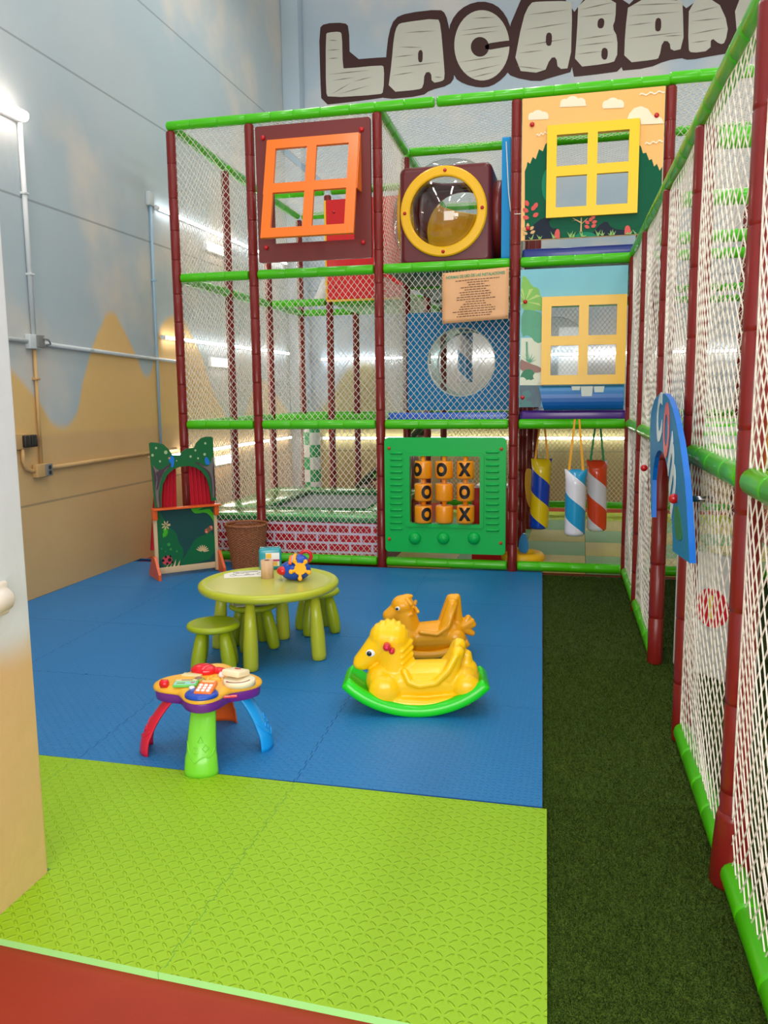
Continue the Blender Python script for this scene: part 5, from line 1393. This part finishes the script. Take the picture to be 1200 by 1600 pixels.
for ((x, y), nm, c) in aleg:
    g = G(); d = sqrt(x * x + y * y); ux, uy = x / d, y / d; rows_ = 14; cols_ = 14; vs = []
    for side_ in (0, 1):
        for i in range(rows_ + 1):
            t = i / rows_; z = (AH - .03) * (1 - t)
            rc_ = .168 + (d - .168) * sin(t * pi / 2) ** .85
            hw = .053 + .017 * t; dep = .042 + .008 * t
            if t > .68: hw += .003; rc_ += .004
            for k in range(cols_ + 1):
                s_ = -1 + 2 * k / cols_; th = s_ * 1.35
                lat = (hw - side_ * .005) * sin(th) / sin(1.35); rad = rc_ - dep * (1 - cos(th)) * 1.1 - side_ * .005
                vs.append((ux * rad - uy * lat, uy * rad + ux * lat, z))
    fs = []; o = (rows_ + 1) * (cols_ + 1)
    for i in range(rows_):
        for k in range(cols_):
            q = i * (cols_ + 1) + k; fs += [(q, q + 1, q + cols_ + 2, q + cols_ + 1), (o + q, o + q + cols_ + 1, o + q + cols_ + 2, o + q + 1)]
    for i in range(rows_):
        q = i * (cols_ + 1); fs.append((q, q + cols_ + 1, o + q + cols_ + 1, o + q)); q += cols_; fs.append((q, o + q, o + q + cols_ + 1, q + cols_ + 1))
    for k in range(cols_):
        q = k; fs.append((q, o + q, o + q + 1, q + 1)); q = rows_ * (cols_ + 1) + k; fs.append((q, q + 1, o + q + 1, o + q))
    g.add(vs, fs, 0, True); lm = mat(nm, c, .34, .2)
    lo = g.obj('leg', lm, at_)
    # moulded shapes and wavy collar on the leg front
    def lp(lat, z, out=0.0):
        t = 1 - z / (AH - .03); rc_ = .168 + (d - .168) * sin(min(1, t) * pi / 2) ** .85; hw = .053 + .017 * t + (.003 if t > .68 else 0); dep = .042 + .008 * t
        th = math.asin(max(-1, min(1, lat / hw * sin(1.35)))); rad = rc_ - dep * (1 - cos(th)) * 1.1 + out + (.004 if t > .68 else 0)
        return Vector((ux * rad - uy * lat, uy * rad + ux * lat, z))
    g = G(); n_ = 40; cr = []
    for k in range(n_ + 1):
        l_ = -.058 + .116 * k / n_; z = .062 + .022 * abs(cos(k / n_ * pi * 1.5 + pi)) ** .8 + (.05 * (abs(l_) / .058) ** 6)
        cr.append(lp(l_, z, .001))
    g.tube(cr, .0035, 6)
    for (l0, z0, n2, r2) in ((0, .145, 3, .013), (-.020, .108, 12, .011), (.022, .115, 4, .013)):
        pts_ = [lp(l0 + r2 * cos(pi / 2 + 2 * pi * k / n2), z0 + r2 * sin(pi / 2 + 2 * pi * k / n2), .001) for k in range(n2)]
        g.tube(pts_, .003, 5, closed=True)
    g.obj('moulded_relief', lm, lo)
ZT_ = TH + AH + .033
def FA(u, v, dz=0.0): x, y = FZ(u, v, ZT_); return (x - acx, y - acy)
zt = AH + .0325
def disc(name, m, u, v, r_, h0, h1, par=None, ry=None, n_=32, bev=.004, rot=0):
    x, y = FA(u, v); g = G(); ry_ = ry or r_
    vs = []; rr = [(h0, 1), (h1 - bev, 1), (h1 - bev * .3, 1 - bev * .6 / r_), (h1, 1 - bev * 1.6 / r_)]
    for (z, s_) in rr:
        for k in range(n_):
            a = 2 * pi * k / n_; px_, py_ = r_ * s_ * cos(a), ry_ * s_ * sin(a)
            vs.append((x + px_ * cos(rot) - py_ * sin(rot), y + px_ * sin(rot) + py_ * cos(rot), zt + z))
    fs = [(i * n_ + k, i * n_ + (k + 1) % n_, (i + 1) * n_ + (k + 1) % n_, (i + 1) * n_ + k) for i in range(3) for k in range(n_)]
    fs += [tuple(reversed(range(n_))), tuple(3 * n_ + k for k in range(n_))]
    g.add(vs, fs, 0, True); return g.obj(name, m, par or at_)
disc('phone_base', TBL, 315, 1085, .072, -.004, .014, ry=.066, bev=.01)
x, y = FA(322, 1083); Mp = Matrix.Translation((x, y, zt + .022)) @ Matrix.Rotation(radians(4), 4, 'Z') @ Matrix.Rotation(radians(14), 4, 'X')
ph = G().box((0, 0, 0), (.078, .095, .020), 0, .007, Mp).obj('toy_phone', mat('phone_orange', (246, 118, 40), .34, .2), at_)
for i in range(3):
    for j in range(3): G().box((-.022 + .022 * i, -.032 + .019 * j, .011), (.016, .013, .008), 0, .003, Mp).obj('button', WHITE, ph)
G().box((0, .036, .0105), (.055, .014, .004), 0, .0015, Mp).obj('screen', mat('phone_peach', (250, 190, 130), .4), ph)
disc('white_button', WHITE, 300, 1079, .013, .010, .020)
x, y = FA(325, 1051); g = G(); g.ell((x - .02, y, zt + .012), (.062, .045, .030), 0, 24, 12); g.ell((x + .048, y + .012, zt + .008), (.042, .022, .018), 0, 20, 10); g.obj('light_dome', mat('dome_red', (222, 10, 30), .15, .5), at_)
disc('record_base', mat('ivory_toy', (240, 228, 196), .4), 374, 1067, .072, -.004, .020, ry=.066)
x, y = FA(371, 1067); g = G()
for k in range(22):
    a = -2.1 + k * .095; g.box((x + .060 * cos(a), y + .055 * sin(a), zt + .0205), (.004, .009, .001), 0)
g.obj('scale_marks', mat('mark_plum', (150, 70, 80), .4), at_)
x, y = FA(369, 1064); Ml = Matrix.Translation((x, y, zt + .040)) @ Matrix.Rotation(radians(-14), 4, 'Z') @ Matrix.Rotation(radians(-10), 4, 'X')
lid = G().box((0, 0, 0), (.095, .090, .030), 0, .010, Ml).obj('flip_lid', mat('ivory_lid', (246, 228, 190), .4), at_)
g = G(); g.prism(smooth_poly([(0, -.016), (.018, .004), (.010, .016), (0, .008), (-.010, .016), (-.018, .004)], 2), .0152, .0165, 0, mp=lambda a, b, d: (Ml @ Vector((a, b + .008, d)))); g.obj('heart', mat('heart_red', (196, 30, 40), .4), lid)
x, y = FA(347, 1059); G().ell((x + .0, y, zt + .014), (.016, .016, .014), n=14).obj('hinge_knob', WHITE, at_)
x, y = FA(291, 1070); Mb = Matrix.Translation((x, y, zt + .007)) @ Matrix.Rotation(radians(16), 4, 'Z')
bkp = G().box((0, 0, 0), (.105, .075, .012), 0, .003, Mb).obj('book', mat('book_green', (110, 200, 90), .4), at_)
g = G(); g.box((-.002, -.014, .0065), (.094, .036, .001), 0, 0, Mb); g.box((-.002, .024, .0065), (.094, .022, .001), 1, 0, Mb); g.box((-.02, -.016, .0072), (.035, .016, .001), 2, 0, Mb); g.box((.03, -.010, .0072), (.016, .012, .001), 3, 0, Mb); g.box((.0, .024, .0072), (.05, .010, .001), 4, 0, Mb)
g.obj('page_print', [mat('page_aqua', (160, 220, 214), .4), mat('page_cream', (226, 220, 180), .4), mat('page_leaf', (130, 180, 90), .4), mat('page_coral', (206, 110, 90), .4), mat('page_brown', (166, 120, 80), .4)], bkp)
x, y = FA(300, 1056); g = G(); g.box((x, y, zt + .004), (.09, .035, .010), 0, .003, None); g.obj('book_spine', mat('book_cream', (226, 214, 160), .4), at_)
x, y = FA(311, 1064); g = G(); g.ell((x, y, zt + .004), (.030, .026, .014), 0, 18, 10); g.obj('side_wheel', mat('wheel_olive', (170, 160, 60), .4), at_)
g = G(); g.ell((x, y - .004, zt + .015), (.016, .014, .006), 0, 14, 8); g.obj('wheel_picture', mat('wheel_picture', (150, 110, 100), .4), at_)
x, y = FA(257, 1071); g = G(); g.rev((x - .02, y - .004, zt + .008), (x + .02, y + .004, zt + .008), [(0, .010), (.006, .019), (.034, .019), (.04, .010)], 16); g.obj('roller', mat('dome_red', (222, 10, 30)), at_)
x, y = FA(336, 1061); g = G(); g.ell((x, y, zt), (.026, .022, .010), 0, 16, 8)
for k in range(10): a = k * pi / 5; g.ell((x + .034 * cos(a), y + .030 * sin(a), zt), (.010, .010, .007), 0, 8, 6)
g.obj('sun_relief', mat('top_yellow', (250, 184, 60)), at_)
x, y = FA(360, 1087); Mb = Matrix.Translation((x, y, zt - .003)) @ Matrix.Rotation(radians(24), 4, 'Z') @ Matrix.Rotation(radians(16), 4, 'X')
pl_ = G().box((0, 0, 0), (.056, .018, .004), 0, .0015, Mb).obj('name_plate', mat('plate_red', (206, 30, 36), .4), at_)
vs, fs = text_geo('Fisher-Price', .0105, 0, .0003)
G().add([Mb @ Vector((v.x, v.y, .0024)) for v in vs], fs).obj('lettering', mat('plate_pink', (246, 190, 180), .4), pl_)
# ================================================================== ROCKING HORSES
def remesh(o, vox=.007, it=6):
    m = o.modifiers.new('merge', 'REMESH'); m.mode = 'VOXEL'; m.voxel_size = vox; m.use_smooth_shade = True
    s = o.modifiers.new('soften', 'SMOOTH'); s.factor = .5; s.iterations = it
    return o
HY = mat('horse_yellow', (253, 200, 14), .3, .2); HO = mat('horse_amber', (240, 166, 8), .32, .25)
hx, hy = FZ(641, 1121, TH)
h1 = thing('rocking_horse', 'yellow rocking horse with red handles on a green rocker in front', 'rocking horse', (hx, hy + .15, TH), radians(10))
S = 1.0
def rocker(par, L_, R_, wy_, th_, m, name='rocker'):
    g = G(); n_ = 36; vs = []; prof = []
    for (yy_, zz_) in ((-1, .0), (-1, .55), (-.93, .86), (-.82, 1.0), (-.70, 1.0), (-.62, .80), (.62, .80), (.70, 1.0), (.82, 1.0), (.93, .86), (1, .55), (1, .0), (.94, -.12), (-.94, -.12)): prof.append((yy_ * wy_, zz_ * th_))
    for i in range(n_ + 1):
        s_ = -1 + 2 * i / n_; a = s_ * L_ / R_; k_ = 1 - .16 * abs(s_) ** 5
        for (yy_, zz_) in prof:
            rr = R_ - zz_ - (.012 if abs(s_) > .97 else 0) * 0
            vs.append((rr * sin(a), yy_ * k_, R_ - rr * cos(a) + .12 * th_))
    P_ = len(prof); fs = [(i * P_ + k, i * P_ + (k + 1) % P_, (i + 1) * P_ + (k + 1) % P_, (i + 1) * P_ + k) for i in range(n_) for k in range(P_)]
    fs += [tuple(reversed(range(P_))), tuple(n_ * P_ + k for k in range(P_))]
    g.add(vs, fs, 0, True); o = g.obj(name, m, par)
    b = o.modifiers.new('round', 'BEVEL'); b.width = .012; b.segments = 3; b.limit_method = 'ANGLE'; b.angle_limit = radians(50)
    return o
rocker(h1, .40, .54, .155, .052, mat('rocker_green', (20, 206, 16), .32, .25))
g = G()
# body: barrel, chest, haunch
g.caps((-.13, 0, .135), (.20, 0, .150), .105, .100, 20)
g.caps((-.10, 0, .085), (.20, 0, .090), .085, .080, 16)
g.ell((-.17, 0, .14), (.085, .115, .095)); g.ell((.24, 0, .15), (.085, .12, .085))
for s_ in (-1, 1):
    g.ell((-.155, s_ * .085, .115), (.082, .055, .085)); g.caps((-.19, s_ * .09, .07), (-.09, s_ * .09, .06), .038, .030)
    g.ell((.255, s_ * .085, .135), (.070, .052, .068))
    g.caps((-.16, s_ * .10, .060), (.05, s_ * .105, .052), .028, .028); g.caps((.05, s_ * .105, .052), (.25, s_ * .10, .075), .028, .030)
    g.caps((-.055, s_ * .088, .215), (-.03, s_ * .104, .165), .017, .017); g.caps((-.03, s_ * .104, .165), (.02, s_ * .110, .150), .017); g.caps((.02, s_ * .110, .150), (.10, s_ * .108, .165), .017); g.caps((.10, s_ * .108, .165), (.16, s_ * .104, .225), .018); g.caps((.16, s_ * .104, .225), (.202, s_ * .088, .300), .018)
    g.caps((.202, s_ * .088, .300), (.212, 0, .345), .018)
# neck and head
HD = -.022
g.caps((-.108, 0, .17), (-.108, 0, .345), .084, .078, 18); g.caps((-.118, 0, .36), (-.155, 0, .365), .088, .080, 18)
g.caps((-.158, 0, .350), (-.242, 0, .268), .076, .052, 18); g.caps((-.242, 0, .265), (-.270, 0, .238), .053, .047, 16); g.ell((-.284, 0, .228), (.036, .044, .034))
# saddle seat back
g.caps((.165, -.065, .18), (.212, -.060, .305), .040, .034); g.caps((.165, .065, .18), (.212, .060, .305), .040, .034); g.caps((.175, 0, .19), (.220, 0, .325), .044, .036)
g.caps((.255, 0, .19), (.258, 0, .275), .042, .026); g.ell((.27, 0, .19), (.045, .038, .06))
g.caps((-.215, 0, .215), (-.200, 0, .225), .014, .014)
for k in range(9):                   # mane strands over the brow and down the neck
    t = k / 8; a = radians(155 - 155 * t)
    c = Vector((-.130 + .090 * cos(a), 0, .362 + .088 * sin(a)))
    for s_ in (-1, 1):
        p1 = Vector((-.130 + .066 * cos(a), s_ * .062, .362 + .050 * sin(a))); g.caps(c + Vector((0, s_ * .008, 0)), p1, .0125, .006, 8)
for k in range(6):
    z = .345 - k * .032
    for s_ in (-1, 1): g.caps((-.024 + .002 * k, s_ * .008, z), (-.064, s_ * .070, z - .034), .0135, .007, 8)
bo = remesh(g.obj('body', HY, h1), .0062, 3)
def eye(par, x, y, z, s_, r_=.017):
    e_ = G().ell((x, s_ * y, z), (r_ * 1.25, r_ * .45, r_), n=16, k=10).obj('eye', WHITE, par)
    G().ell((x - .006, s_ * (y + r_ * .28), z - .001), (r_ * .72, r_ * .30, r_ * .72), n=14, k=8).obj('pupil', mat('pupil_navy', (8, 18, 34), .15, .4), e_)
for s_ in (-1, 1):
    eye(h1, -.224, .058, .298, s_, .019)
    hn = G().caps((-.140, s_ * .07, .345), (-.140, s_ * .116, .345), .019, .019, 14); hn.obj('handle', mat('handle_red', (206, 22, 58), .3, .3), h1)
    G().caps((-.116, s_ * .07, .322), (-.116, s_ * .106, .322), .015, .015, 12).obj('handle_peg', mat('handle_red', (206, 22, 58)), h1)
# the far animal
hx2, hy2 = FZ(660, 1030, TH)
h2 = thing('rocking_animal', 'amber yellow rocking animal with a high seat back behind the front horse', 'rocking horse', (hx2, hy2 + .10, TH), radians(14))
rocker(h2, .34, .60, .13, .05, HO)
g = G()
g.caps((-.14, 0, .13), (.18, 0, .15), .105, .115, 20); g.caps((-.13, 0, .09), (.2, 0, .10), .09, .09, 16)
g.caps((-.12, 0, .18), (-.15, 0, .33), .095, .080, 18); g.ell((-.165, 0, .375), (.088, .085, .080), n=20); g.caps((-.19, 0, .35), (-.265, 0, .30), .066, .052, 16)
g.ell((-.13, 0, .445), (.045, .03, .018)); 
for s_ in (-1, 1):
    g.caps((-.135, s_ * .05, .43), (-.105, s_ * .075, .40), .020, .014); g.caps((-.075, s_ * .05, .37), (-.062, s_ * .155, .365), .014, .015, 12)
    g.caps((-.10, s_ * .075, .33), (-.20, s_ * .06, .255), .010)
    g.ell((-.15, s_ * .09, .12), (.08, .05, .08)); g.ell((.22, s_ * .09, .14), (.075, .05, .075))
    g.caps((-.04, s_ * .105, .20), (.08, s_ * .115, .185), .016); g.caps((.08, s_ * .115, .185), (.16, s_ * .11, .24), .016); g.caps((.16, s_ * .11, .24), (.215, s_ * .085, .40), .018); g.caps((.215, s_ * .085, .40), (.22, 0, .43), .018)
    g.caps((.13, s_ * .075, .19), (.195, s_ * .07, .405), .045, .036)
g.caps((.13, 0, .19), (.20, 0, .42), .055, .040); g.caps((.245, 0, .22), (.235, 0, .42), .038, .030); g.ell((.232, 0, .435), (.030, .032, .026))
for a in (-.5, .25, 1.0): g.caps((.27, 0, .20), (.27 + .09 * cos(a), 0, .20 + .09 * sin(a)), .034, .024)
g.caps((.25, 0, .2), (.34, 0, .245), .045, .03)
remesh(g.obj('body', HO, h2), .0065, 4); h2.scale = (.82, .82, .82)
for s_ in (-1, 1): eye(h2, -.205, .076, .372, s_, .015)
# ================================================================== LIGHT
w = bpy.data.worlds.new('hall_light'); SC.world = w; w.use_nodes = True
w.node_tree.nodes['Background'].inputs['Color'].default_value = (1.0, 0.985, 0.96, 1); w.node_tree.nodes['Background'].inputs['Strength'].default_value = 0.52
def area(name, loc, rot, sx, sy, power, col=(1, .98, .95)):
    l = bpy.data.lights.new(name, 'AREA'); l.shape = 'RECTANGLE'; l.size = sx; l.size_y = sy; l.energy = power; l.color = col
    o = bpy.data.objects.new(name, l); COL.objects.link(o); o.location = loc; o.rotation_euler = rot; return o
for x in (-2.9, -0.4, 2.0):          # rows of ceiling tubes along the hall
    for y in (1.2, 4.6, 8.6):
        area('ceiling_lamp', (x, y, 6.6), (0, 0, 0), .22, 2.6, 36)
area('front_fill', (-.2, -4.5, 2.8), (radians(84), 0, 0), 5.0, 3.6, 430, (1, .97, .93))  # unseen fill light added behind the camera to brighten front-facing surfaces
area('side_fill', (3.1, -2.6, 2.6), (radians(80), 0, radians(42)), 2.6, 2.2, 175, (1, .98, .96))  # added fill light from the right, brightens the stub wall and left wall
SC.view_settings.view_transform = 'Standard'; SC.view_settings.look = 'None'; SC.view_settings.gamma = 1.0
SC.view_settings.exposure = 0.0; SC.view_settings.use_curve_mapping = False
